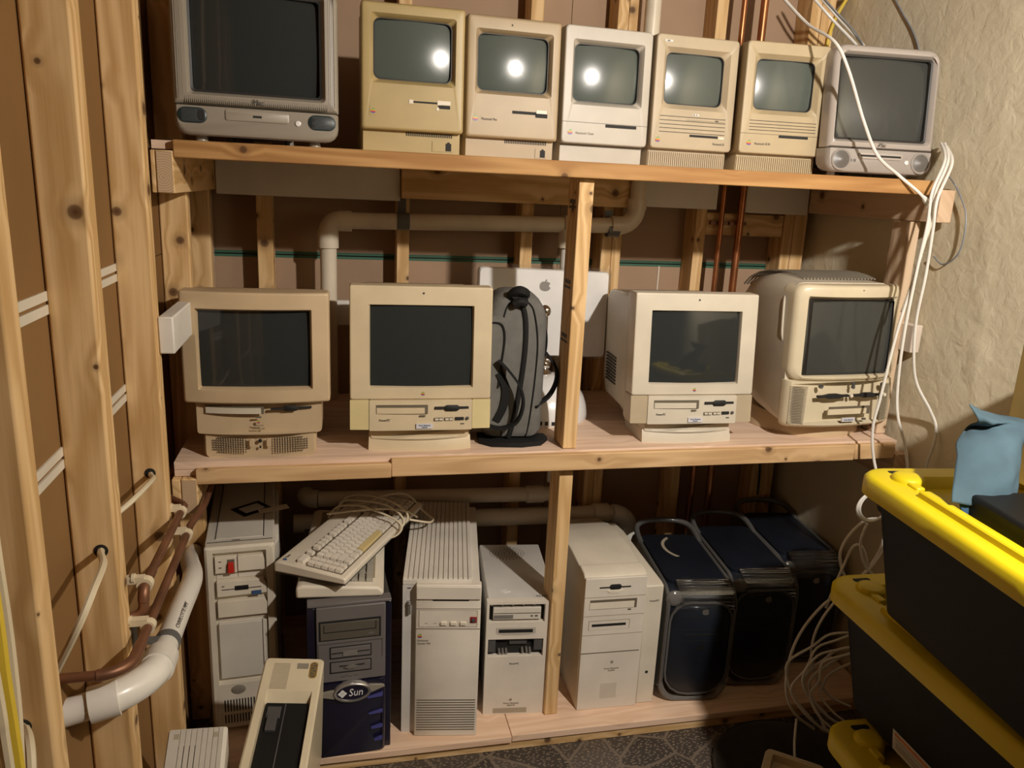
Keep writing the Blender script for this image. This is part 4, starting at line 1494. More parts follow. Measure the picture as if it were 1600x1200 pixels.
b = B()
b.loft([packring(.034, .000), packring(.014, .006), packring(.003, .026), packring(0, .06), packring(0, .11), packring(.006, .13), packring(.03, .14)])
b.build('body', 'pack_grey', t)
# seam piping and zip along the narrow side
zipp = smooth_path([(-.004, .006, .392), (.010, -.0035, .372), (.020, -.0035, .33), (.022, -.0035, .26), (.016, -.0035, .18), (.006, -.0035, .10), (-.006, -.0035, .04), (-.012, .0005, .018)], 5)
b = B()
b.tube(zipp, .0068, 8)
b.deform(lambda x, y, z: (x, -.001 + (y + .001) * .45, z))
b.build('zip', 'pack_black', t)
for off, name in ((-.030, 'piping'), (.036, 'piping')):
    b = B()
    b.tube(smooth_path([(off * .5, .004, .385), (off * 1.1, -.0005, .36), (off * 1.5, -.0005, .28), (off * 1.45, -.0005, .18), (off * 1.2, -.0005, .07), (off, .002, .022)], 5), .0022, 6)
    b.build(name, 'pack_black', t)
b = B()
b.loft([rr(-.082, -.028, .05, .335, .02, -.020, e=3), rr(-.086, -.026, .04, .345, .024, -.008, e=3), rr(-.086, -.026, .04, .345, .024, .02, e=3)])
pk = b.build('front_pocket', 'pack_grey', t)
b = B()
b.tube(smooth_path([(-.070, -.020, .33), (-.045, -.021, .325), (-.036, -.0215, .29), (-.042, -.0215, .22), (-.048, -.0215, .16)], 5), .0028, 6)
b.build('pocket_zip', 'pack_black', pk)
# grab handle
b = B()
b.tube(smooth_path([(-.024, .02, .385), (-.018, .0, .402), (-.002, -.012, .412), (.016, -.006, .404), (.014, .012, .388)], 6), [.008 + .005 * math.sin(math.pi * i / 24) for i in range(25)], 8)
b.tube(smooth_path([(-.014, -.012, .376), (.002, -.016, .384), (.016, -.012, .378)], 5), .011, 8)
b.prism([(-.020, .395), (.020, .412), (.022, .386), (-.004, .378)], 'y', -.010, -.002)
b.build('grab_handle', 'pack_black', t, split='none')


def ribbon(pts, w, th, axis=(0, 1, 0)):
    P = smooth_path(pts, 6)
    b_ = B()
    rings = []
    ax_ = Vector(axis)
    for i, p in enumerate(P):
        tn = (P[min(i + 1, len(P) - 1)] - P[max(i - 1, 0)]).normalized()
        a_ = (ax_ - tn * ax_.dot(tn)).normalized()
        n_ = tn.cross(a_)
        rings.append([tuple(p + a_ * (w / 2 * s1) + n_ * (th / 2 * s2)) for (s1, s2) in ((-1, -1), (1, -1), (1, 1), (-1, 1))])
    return b_.loft(rings)


ribbon([(-.050, -.030, .235), (-.020, -.040, .205), (.008, -.045, .165), (.016, -.045, .12), (.002, -.042, .075), (-.035, -.036, .055), (-.070, -.03, .060)], .022, .006).build('shoulder_strap', 'pack_black', t)
ribbon([(-.046, -.022, .20), (-.028, -.024, .16), (-.032, -.024, .11), (-.05, -.022, .07)], .020, .004, (1, 0, 0)).build('pocket_strap', 'pack_black', t)
ribbon([(.080, .05, .245), (.092, .04, .235), (.112, .03, .205), (.116, .03, .165), (.098, .03, .125), (.066, .02, .105), (.052, .006, .100)], .026, .006).build('shoulder_strap', 'pack_black', t)
b = B()
b.tube(smooth_path([(.060, .02, .33), (.078, .03, .30), (.082, .04, .25), (.072, .05, .20)], 5), .006, 6)
b.build('side_strap', 'pack_black', t)
b = B()
b.prism([(-.09, .0), (-.06, -.028), (.02, -.034), (.075, -.018), (.098, .02), (.092, .05), (-.09, .06)], 'z', .0005, .013)
b.build('bottom_flap', 'pack_black', t)

t = thing('flat_panel_computer', 'white flat screen computer on a dome base, seen from behind past the backpack', 'computer', (.475, .345, ZM), 0)
prof = [(.132, .0), (.136, .006), (.1355, .020), (.131, .045), (.121, .070), (.105, .093), (.082, .112), (.052, .125), (.022, .130), (.001, .1305)]
B().lathe(prof, (0, 0, 0), 'z', 40).build('dome_base', 'white_gloss', t)
b = B()
for ring in range(4):
    for k in range(26):
        a = 2 * math.pi * (k + .5 * (ring % 2)) / 26
        r_ = .030 + .007 * ring
        z = .1275 - .0024 * ring - .0006 * ring * ring
        b.box(r_ * math.cos(a) - .0016, r_ * math.cos(a) + .0016, r_ * math.sin(a) - .0016, r_ * math.sin(a) + .0016, z - .003, z + .0012)
b.build('vent_hole', 'ink_grey', t, split='stuff')
b = B()
for (a0, w_, h_) in ((-128, .010, .010), (-120, .008, .011), (-113, .008, .011), (-106, .008, .011), (-99, .008, .011), (-88, .022, .010), (-75, .010, .011)):
    a = math.radians(a0)
    M_ = Matrix.Translation((.1362 * math.cos(a), .1362 * math.sin(a), .0085)) @ Matrix.Rotation(a + math.pi / 2, 4, 'Z')
    bb = B(M_)
    bb.box(-w_ / 2, w_ / 2, -.0015, .004, 0, h_)
    b.v += []
    b.add(bb.v, bb.f)
b.build('port', 'slot', t)
b = B()
b.lathe([(.024, .126), (.024, .134), (.014, .142), (.012, .150)], (0, 0, 0), 'z', 24)
b.tube(smooth_path([(0, 0, .14), (-.004, .005, .17), (-.004, .010, .24), (-.004, .012, .305), (-.004, .014, .315)], 5), .0105, 14)
b.lathe([(.0001, .334), (.010, .332), (.017, .325), (.019, .315), (.017, .305), (.010, .298), (.0001, .296)], (-.004, .014, 0), 'z', 20, cap=False)
b.tube([(-.004, .014, .315), (-.004, .085, .312)], .012, 12)
b.lathe([(.014, .145), (.019, .150), (.0205, .158), (.019, .166), (.013, .171)], (0, .004, 0), 'z', 20)
b.build('neck', 'chrome', t, split='none')
M_ = Matrix.Translation((.010, .078, .298)) @ Matrix.Rotation(math.radians(1.2), 4, 'Y') @ Matrix.Rotation(math.radians(-5), 4, 'X')
b = B(M_)
b.loft([rr(-.200, .200, -.128, .128, .012, .0, e=2), rr(-.204, .204, -.132, .132, .013, .006, e=2), rr(-.204, .204, -.132, .132, .013, .030, e=2)])
b.build('display', 'white_gloss', t)
b = B(M_)
b.loft([rr(-.216, .216, -.142, .142, .014, .022, e=2), rr(-.216, .216, -.142, .142, .014, .032, e=2)])
b.build('clear_border', 'clear_plastic', t)
logo(t, .000, -.0004, .066, .036, mats=['logo_grey'], M=M_)
# ================================================================== tower computers on the platform
def vec_frame(A, x, y, z):
    return Matrix(((x[0], y[0], z[0], A[0]), (x[1], y[1], z[1], A[1]), (x[2], y[2], z[2], A[2]), (0, 0, 0, 1)))


# --- tall grey tower with the red switch
t = thing('tower_computer', 'tall grey tower with a red power switch and oval badge, nearest the left wall', 'computer', (-.380, .105, ZB), 4.0)
hw, H = .0865, .553
b = B()
b.loft([rr(-hw, hw, .018, H, .004, .030), rr(-hw, hw, .018, H, .004, .47), rr(-hw + .006, hw - .006, .024, H - .006, .004, .478)])
b.build('case', 'platinum_cool', t)
b = B()
b.loft([rr(-hw, hw, .010, H, .005, .034, e=2), rr(-hw, hw, .010, H, .005, .006, e=2), rr(-hw + .006, hw - .006, .016, H - .006, .004, .0, e=2),
        rr(-.067, .065, .150, H - .016, .002, .0, e=2), rr(-.066, .064, .152, H - .020, .002, .016, e=2)], False, True)
b.build('front_frame', 'tower_beige', t)
b = B()
b.box(-.062, -.008, .002, .018, .478, .524)
pw = b.build('switch_panel', 'bone', t, bevel=.001)
dark(pw, 'switch_recess', [(-.032, -.014, .480, .516)], .002, 'groove')
b = B()
b.prism([(-.031, .481), (-.015, .481), (-.0165, .509), (-.0295, .509)], 'y', -.007, .004)
b.build('power_switch', 'red_switch', pw, bevel=.0008)
dark(pw, 'indicator', [(-.053, -.046, .510, .5125), (-.053, -.046, .493, .4955)], .002, 'ink')
b = B()
b.prism([(-.006, .524), (.056, .524), (.060, .508), (.060, .482), (-.006, .482)], 'y', -.001, .018)
b.build('drive_cover', 'bone', t, bevel=.001)
dark(t, 'ledge', [(-.060, -.008, .458, .474), (-.006, .056, .458, .474)], .014, 'platinum')
b = B()
b.prism([(-.060, .455), (.056, .455), (.063, .440), (.063, .414), (-.060, .412)], 'y', -.001, .018)
fd = b.build('floppy_drive', 'bone', t, bevel=.001)
dark(fd, 'floppy_slot', [(-.048, .050, .4315, .4335), (-.016, .018, .428, .441)], -.001, 'slot')
dark(fd, 'indicator', [(-.048, -.041, .4405, .443)], -.001, 'ink')
dark(fd, 'eject_lever', [(.026, .050, .412, .423)], -.001, 'blue_lever', t=.003)
b = B()
b.prism([(-.060, .398), (.056, .398), (.063, .384), (.063, .352), (-.060, .352)], 'y', -.001, .018)
b.build('drive_cover', 'bone', t, bevel=.001)
dark(t, 'ledge', [(-.060, .060, .336, .349)], .014, 'platinum')
b = B().box(-.060, .048, .004, .018, .166, .330)
b.build('large_cover', 'fog_grey', t, bevel=.0012)
b = B().box(.050, .0605, .006, .018, .166, .330)
b.build('cover_strip', 'fog_grey', t, bevel=.001)
b = B()
ring = lambda rx, rz, y: [(-.018 + rx * math.cos(2 * math.pi * k / 28), y, .132 + rz * math.sin(2 * math.pi * k / 28)) for k in range(28)]
b.loft([ring(.0185, .0135, .003), ring(.0185, .0135, -.0016), ring(.017, .012, -.0022)])
b.build('badge', 'badge_grey', t)
text('badge_letters', 'IBM', .015, (-.018, -.0032, .1265), 'ink_grey', t, sx=1.0, align='CENTER')
dark(t, 'vent', [(x, x + .0034, z, z + h_) for x in [-.056 + .0075 * i for i in range(15)] for (z, h_) in ((.066, .036), (.030, .026))], .0, 'slot')
b = B()
b.box(-.060, .056, .050, .44, H - .002, H + .0012)
tp = b.build('top_panel', 'fog_grey', t, bevel=.001)
b = B()
b.box(-.0635, -.0615, .05, .44, H - .002, H + .0006)
b.box(.0575, .0600, .05, .44, H - .002, H + .0006)
b.build('top_gap', 'slot', t)
b = B()
b.box(-.02, .0, .036, .040, H - .001, H + .0006)
b.build('top_catch', 'groove', t)
b = B()
b.prism([(hw - .001, .05), (hw + .010, .09), (hw + .012, .44), (hw - .001, .47)], 'z', .10, H - .030)
b.build('side_cover', 'platinum_cool', t, bevel=.003)
b = B()
for (x0, x1) in ((-.10, -.06), (.06, .10)):
    b.box(x0, x1, .03, .44, 0.0, .019)
b.build('foot', 'dark_grey', t, bevel=.002)

pc = thing('paper_card', 'black and white card with a torn paper slip on the tall grey tower', 'card', (-.372, .34, ZB + H + .0016), 38)
B().box(-.045, .045, -.035, .035, 0, .0015).build('card', 'black', pc)
B().box(-.030, .030, -.020, .020, .0015, .0025).build('card_window', 'sticker_white', pc)
B().prism([(-.005, -.05), (.075, -.075), (.085, -.045), (.004, -.025)], 'z', .0026, .0036).build('paper_slip', 'bone', pc)

# --- purple and grey workstation
t = thing('tower_computer', 'dark purple and grey tower with a chrome oval badge, under the two keyboards', 'computer', (-.104, -.030, ZB), 2.8)
hw, H = .105, .448
b = B()
b.loft([rr(-hw, hw, .0, H - .004, .004, .012), rr(-hw, hw, .0, H - .004, .004, .46)])
b.build('case', 'sun_grey_dark', t)
b = B()
b.box(-hw - .001, -.085, .002, .014, .0, H - .012)
b.box(.089, hw + .001, .006, .016, .0, H - .012)
b.build('edge_trim', 'sun_purple', t, bevel=.002)
b = B()
for k in range(28):
    z = .05 + .0135 * k
    b.box(hw - .002, hw + .0025, .016, .022, z, z + .006)
b.build('edge_tooth', 'black', t, split='stuff')
b = B()
b.prism([(-.084, .224), (.090, .224), (.090, H - .0085), (-.084, H - .0085)], 'y', -.006, .014)
up_ = b.build('drive_panel', 'sun_grey', t, bevel=.003)
b = B().box(-hw, hw, -.003, .030, H - .008, H)
b.build('top_lip', 'sun_grey', t, bevel=.002)
dark(t, 'disc_bay', [(-.078, .078, .346, .402)], -.006, 'slot')
b = B().box(-.074, .073, -.0085, -.004, .349, .396)
dv = b.build('disc_drive', 'bronze_drive', t, bevel=.001)
dark(dv, 'disc_tray', [(-.066, .066, .370, .372), (-.066, -.064, .372, .392), (.064, .066, .372, .392)], -.0085, 'slot')
dark(dv, 'tray_button', [(.046, .060, .356, .361)], -.0085, 'sun_grey')
dark(t, 'bay_frame', [(-.080, .082, .336, .3375), (-.080, -.0788, .285, .3365), (.0806, .082, .285, .3365)], -.006, 'sun_grey_dark')
for (z0, z1, nm) in ((.292, .327, 'floppy_drive'), (.250, .284, 'cartridge_drive')):
    dark(t, 'drive_bay', [(-.052, .054, z0, z1)], -.006, 'slot')
    b = B().box(-.049, .051, -.0082, -.004, z0 + .004, z1 - .003)
    dv = b.build(nm, 'sun_grey', t, bevel=.0008)
    if nm == 'floppy_drive':
        dark(dv, 'floppy_slot', [(-.047, .049, z0 + .016, z0 + .0185)], -.0082, 'slot')
        dark(dv, 'slot_flap', [(-.018, .018, z0 + .008, z0 + .020)], -.0082, 'steel', t=.002)
    else:
        b = B()
        b.prism([(-.016, z0 + .018), (-.006, z0 + .013), (.010, z0 + .013), (.022, z0 + .018), (.008, z0 + .022), (-.004, z0 + .022)], 'y', -.012, -.007)
        b.build('slot_flap', 'silver', dv)
        dark(dv, 'cartridge_slot', [(-.028, .036, z0 + .019, z0 + .022)], -.0082, 'slot')
text('nameplate', 'Sun Blade 1000', .0085, (0, -.0066, .2365), 'silver', t, sx=.85, align='CENTER')
b = B()
rings = []
for (d, y) in ((0, .014), (0, .0), (.004, -.006), (.010, -.009)):
    rings.append(rr(-.086 + d, .090 - d, .0 + d * .4, .222, .006, y, e=4))
b.loft(rings)
b.deform(lambda x, y, z: (x, y - .010 * max(0, math.sin(max(0, min(1, z / .222)) * math.pi)) if y < .01 else y, z))
b.build('lower_panel', 'sun_purple', t)
for (z, w_) in ((.176, .040), (.127, .036), (.082, .030), (.044, .022)):
    b = B()
    b.prism([(.082 - w_, z), (.082, z + .009), (.080, z + .002)], 'y', -.0235, -.012)
    b.build('scoop_highlight', 'violet_highlight', t)  # wedges coloured as the highlights along the lower panel
cz = .196
el = lambda rx, rz, y, cx=.004: [(cx + rx * math.cos(2 * math.pi * k / 36), y, cz + rz * math.sin(2 * math.pi * k / 36)) for k in range(36)]
b = B()
b.loft([el(.050, .030, -.006), el(.049, .029, -.018), el(.046, .026, -.021), el(.041, .022, -.020), el(.040, .021, -.016)], False, False)
bd = b.build('badge', 'silver', t, label='chrome oval badge ring')
b = B()
b.prism([(-.084, cz - .004), (-.040, cz - .016), (-.040, cz + .010), (-.084, cz + .004)], 'y', -.017, -.008)
b.prism([(.088, cz + .006), (.046, cz - .010), (.046, cz + .016), (.080, cz + .012)], 'y', -.017, -.008)
b.build('badge_wing', 'badge_grey', t, bevel=.001)
B().loft([el(.043, .0235, -.015), el(.040, .0215, -.0175)], False, True).build('badge_face', 'sun_purple', t)
text('badge_letters', 'Sun', .030, (-.006, -.0180, cz - .010), 'ink_white', t, sx=.85, shear=.15)
b = B()
for (dx, dz) in ((0, .0062), (0, -.0062), (.0062, 0), (-.0062, 0)):
    c0, c1 = -.0215 + dx, cz - .001 + dz
    b.prism([(c0, c1 - .0056), (c0 + .0056, c1), (c0, c1 + .0056), (c0 - .0056, c1)], 'y', -.0186, -.0172)
b.build('badge_diamond', 'ink_white', t, split='none')

# --- grooved tall tower
t = thing('tower_computer', 'light grey tower with a grooved top, red key lock and lined vent panel', 'computer', (.137, .014, ZB), -8.5)
hw, H = .104, .472
b = B()
b.loft([rr(-hw, hw - .004, .0, H - .018, .004, .0), rr(-hw, hw - .004, .0, H - .018, .004, .51)])
b.build('case', 'steel_blue_grey', t)
b = B()
b.box(-hw, .078, -.001, .515, H - .0185, H - .004)
tp = b.build('top_plate', 'platinum_cool', t, bevel=.001)
b = B()
for k in range(14):
    x = -.098 + .0132 * k
    b.box(x - .0052, x + .0052, .002, .513, H - .005, H)
b.build('top_rib', 'platinum_cool', tp, bevel=.0008, split='all')
b = B()
b.box(.0785, hw - .004, .008, .50, H - .0185, H - .012)
b.build('top_strip', 'platinum_cool', t, bevel=.001)
b = B()
b.loft([rr(-.068, hw, .0, H - .010, .003, .004, e=2), rr(-.068, hw, .0, H - .010, .003, -.016, e=2), rr(-.066, hw - .002, .002, H - .012, .003, -.018, e=2)])
fp = b.build('front_panel', 'platinum', t)
dark(t, 'seam', [(-.067, hw - .001, .4205, .4215), (-.067, hw - .001, .3925, .3935), (-.067, hw - .001, .3325, .3342)], -.018, 'groove')
b = B().box(-.067, hw - .001, -.024, -.016, .4225, H - .012)
b.build('top_moulding', 'platinum', t, bevel=.002)
dark(t, 'floppy_slot', [(-.024, .072, .4160, .4200)], -.018, 'slot')
dark(t, 'control_recess', [(-.060, .096, .3385, .389)], -.018, 'soft_groove', t=.0004)
dark(t, 'control_panel', [(-.058, .094, .340, .3875)], -.018, 'platinum', t=.0007)
for x in (.006, .032, .058):
    b = B().box(x - .008, x + .008, -.023, -.017, .346, .3555)
    b.build('push_button', 'bone', t, bevel=.001)
dark(t, 'indicator', [(-.044, -.036, .3495, .351), (-.020, -.012, .3495, .351)], -.018, 'ink_grey', t=.0012)
b = B().box(.076, .094, -.0205, -.017, .352, .370)
lk = b.build('key_lock', 'red_lock', t, bevel=.001)
B().lathe([(.0055, -.0205), (.0055, -.0235), (.004, -.024)], (.085, 0, .361), 'y', 14).build('key_barrel', 'dark_grey', lk)
logo(t, -.056, -.018, .306, .013)
text('nameplate', 'Macintosh', .0085, (-.063, -.0186, .296), 'ink_grey', t, sx=.85)
text('nameplate', 'Quadra 950', .0085, (-.063, -.0186, .287), 'ink_grey', t, sx=.85)
dark(t, 'vent_line', [(-.062, .098, z, z + .0026) for z in [.020 + .0078 * k for k in range(13)]], -.018, 'groove')
b = B()
b.lathe([(.006, -.002), (.006, -.008), (.003, -.012)], (-.086, 0, .40), 'y', 12)
b.box(-.090, -.082, -.010, 0, .37, .408)
b.build('latch', 'silver', t, bevel=.001)
dark(t, 'latch_slot', [(-.092, -.082, .442, .4445)], .0, 'slot')

# --- smaller tower with open bays
t = thing('tower_computer', 'short grey tower with broken open drive bays and a round top vent', 'computer', (.370, .055, ZB), -6.0)
hw, H = .0985, .361
b = B()
b.loft([rr(-hw + .004, hw, .0, H - .002, .004, .020), rr(-hw + .004, hw, .0, H - .002, .004, .36), rr(-hw + .012, hw - .02, .0, H - .03, .004, .405)])
cs_ = b.build('case', 'steel_blue_grey', t)
b = B()
for ring_ in range(6):
    for k in range(30):
        a = 2 * math.pi * k / 30
        rx, ry = .010 + .0088 * ring_, .008 + .0072 * ring_
        if ring_ < 2 and k % 2:
            continue
        x, y = -.012 + rx * math.cos(a), .30 + ry * math.sin(a)
        b.box(x - .0016, x + .0016, y - .0016, y + .0016, H - .004, H - .0012)
b.build('top_vent_hole', 'groove', cs_, split='stuff')
# front with two real openings
b = B()
xs = [-hw, -.092, .066, .0685, hw]
zs_ = [0.0, .188, .244, .297, .353, H]


def front_cells(b_, xs_, zs__, holes, y0, depth):
    for i in range(len(xs_) - 1):
        for k in range(len(zs__) - 1):
            if (i, k) in holes:
                x0, x1, z0, z1 = xs_[i], xs_[i + 1], zs__[k], zs__[k + 1]
                for q in ([(x0, z0), (x1, z0)], [(x1, z0), (x1, z1)], [(x1, z1), (x0, z1)], [(x0, z1), (x0, z0)]):
                    (xa, za), (xb, zb__) = q
                    b_.add([(xa, y0, za), (xb, y0, zb__), (xb, y0 + depth, zb__), (xa, y0 + depth, za)], [(0, 1, 2, 3)])
            else:
                b_.add([(xs_[i], y0, zs__[k]), (xs_[i + 1], y0, zs__[k]), (xs_[i + 1], y0, zs__[k + 1]), (xs_[i], y0, zs__[k + 1])], [(0, 1, 2, 3)])
    X0, X1, Z0, Z1 = xs_[0], xs_[-1], zs__[0], zs__[-1]
    for (xa, za, xb, zb__) in ((X0, Z0, X1, Z0), (X1, Z0, X1, Z1), (X1, Z1, X0, Z1), (X0, Z1, X0, Z0)):
        b_.add([(xa, y0, za), (xb, y0, zb__), (xb, y0 + .022, zb__), (xa, y0 + .022, za)], [(0, 1, 2, 3)])


front_cells(b, xs, zs_, {(1, 1), (1, 3)}, 0.0, .030)
fr_ = b.build('front_panel', 'platinum', t)
dark(t, 'bay_back', [(-.094, .068, .186, .246), (-.094, .068, .295, .355)], .019, 'slot', t=.0005)
b = B().box(-.080, .055, .004, .02, .304, .340)
dv = b.build('disc_drive', 'fog_grey', t, bevel=.001)
dark(dv, 'disc_tray', [(-.078, .053, .3225, .3245)], .004, 'groove')
dark(dv, 'tray_front', [(-.078, -.024, .308, .319)], .004, 'steel', t=.0015)
dark(dv, 'tray_button', [(.026, .032, .312, .317), (.038, .046, .312, .317)], .004, 'groove')
b = B()
for i in range(16):
    x = -.088 + .010 * i
    b.box(x, x + .006, .003, .012, .348 + .002 * (i % 3), .353)
b.build('torn_shield', 'ink_grey', t, split='stuff')
b = B()
b.box(-.090, -.070, .005, .015, .200, .240)
b.box(.040, .064, .005, .015, .205, .244)
b.box(-.03, .02, .010, .016, .222, .236)
b.build('bay_bracket', 'dark_grey', t, split='all')
b = B()
for (x, z) in ((-.060, .192), (-.050, .192), (-.040, .192), (.006, .194), (.018, .196), (.028, .194)):
    b.prism([(x, z), (x + .007, z), (x + .003, z + .020), (x - .002, z + .018)], 'y', .008, .010)
b.build('bent_shield_tab', 'silver', t)
b = B()
b.prism([(-.070, .262), (-.05, .257), (.02, .257), (.042, .262), (.042, .281), (-.070, .281)], 'y', -.0008, .004)
b.build('slot_recess', 'pale_platinum', t)
dark(t, 'floppy_slot', [(-.063, .034, .2655, .2755)], -.0008, 'slot')
text('nameplate', 'PowerPC', .0075, (-.016, -.0006, .163), 'ink', t, sx=.95, shear=.25, align='CENTER')
logo(t, -.020, .0, .0435, .009, mats=['ink_grey'])
text('nameplate', 'Power Macintosh', .0075, (-.018, -.0006, .0335), 'ink_grey', t, sx=.85, align='CENTER')
text('nameplate', '8500/120', .0068, (-.018, -.0006, .0265), 'ink_grey', t, sx=.85, align='CENTER')
dark(t, 'tape_residue', [(-.070, .028, .004, .020)], .0, 'tape_dirty', t=.0006)
b = B()
for z in (.062, .040):
    b.lathe([(.0035, .004), (.0035, -.0015)], (.081, 0, z), 'y', 10)
b.build('button', 'bone', t)
dark(t, 'pinhole', [(.079, .082, .276, .279)], .0, 'slot')
b = B().box(.040, .090, .022, .040, H - .0025, H - .0005)
st_ = b.build('barcode_sticker', 'sticker_white', t)
b = B()
for k in range(16):
    x = .044 + .0026 * k
    b.box(x, x + (.0008 if k % 3 else .0015), .025, .037, H - .001, H + .0001)
b.build('barcode', 'ink', st_, split='stuff')
B().prism([(-.058, .065), (-.040, .072), (-.026, .060), (-.045, .052)], 'z', H - .0025, H - .0006).build('torn_sticker', 'sticker_white', t)

# --- large platinum tower
t = thing('tower_computer', 'cream grey tower with a stepped side column and humped top, right of the post', 'computer', (.666, .041, ZB), -1.5)
hw = .1205
b = B()
prof = [(0.004, .0), (.004, .424), (.016, .4335), (.06, .437), (.066, .431), (.16, .440), (.28, .436), (.37, .420), (.40, .408), (.455, .400), (.46, .0)]
b.prism(prof, 'x', -hw, .066)
b.build('case', 'tower_beige', t, bevel=.003)
b = B()
b.prism([(0.004, .0), (.004, .388), (.02, .392), (.36, .392), (.455, .380), (.46, 0)], 'x', .0665, hw)
b.build('side_column', 'tower_beige', t, bevel=.003)
b = B()
b.prism([(-.119, .0), (.064, .0), (.064, .4255), (-.119, .4255)], 'y', -.004, .006)
b.build('front_panel', 'platinum', t, bevel=.002)
dark(t, 'seam', [(-.118, .063, z, z + .0012) for z in (.366, .307, .246)], -.004, 'soft_groove')
dark(t, 'door_gap', [(-.118, .058, .1865, .189)], -.004, 'groove')
dark(t, 'floppy_slot', [(-.077, .016, .394, .398)], -.004, 'slot')
b = B()
b.loft([rr(-.048, -.012, .3885, .4055, .008, -.0045, e=1), rr(-.046, -.014, .390, .404, .007, -.0052, e=1)], True, True)
b.build('floppy_finger_notch', 'slot', t)
b = B()
b.prism([(-.055, .386), (-.005, .386), (-.016, .378), (-.044, .378)], 'y', -.0055, .0)
b.build('floppy_lip', 'bone', t)
dark(t, 'disc_recess', [(-.102, .038, .3285, .358)], -.004, 'groove', t=.0005)
dark(t, 'disc_tray', [(-.103, .030, .330, .350)], -.004, 'bone', t=.0022)
dark(t, 'tray_button', [(.012, .022, .321, .3255)], -.004, 'groove')
dark(t, 'drive_recess', [(-.102, .022, .262, .292)], -.004, 'soft_groove', t=.0003)
dark(t, 'drive_recess_floor', [(-.100, .020, .2625, .290)], -.004, 'platinum', t=.0005)
dark(t, 'cartridge_slot', [(-.092, .010, .2735, .2815)], -.004, 'slot', t=.001)
logo(t, -.022, -.004, .150, .010, mats=['ink_grey'])
text('nameplate', 'Power Macintosh', .0075, (-.022, -.0046, .1315), 'ink_grey', t, sx=.85, align='CENTER')
text('nameplate', '9600/300', .0065, (-.022, -.0046, .1245), 'ink_grey', t, sx=.85, align='CENTER')
b = B()
for i in range(14):
    for k in range(12):
        x, z = -.050 + .0036 * i, .036 + .0042 * k
        b.box(x - .0008, x + .0008, -.0045, .0, z - .0008, z + .0008)
b.build('grille_hole', 'soft_groove', t, split='stuff')
text('nameplate', 'PowerPC', .0080, (.094, .0034, .338), 'ink', t, sx=.95, shear=.25, align='CENTER')
b = B().lathe([(.0045, .003), (.0045, .006)], (.092, 0, .106), 'y', 12)
b.build('key_hole', 'slot', t)
b = B()
b.prism([(.33, .408), (.375, .396), (.385, .372), (.355, .380)], 'x', -hw - .0008, -hw + .001)
b.build('green_sticker', 'green_sticker', t)


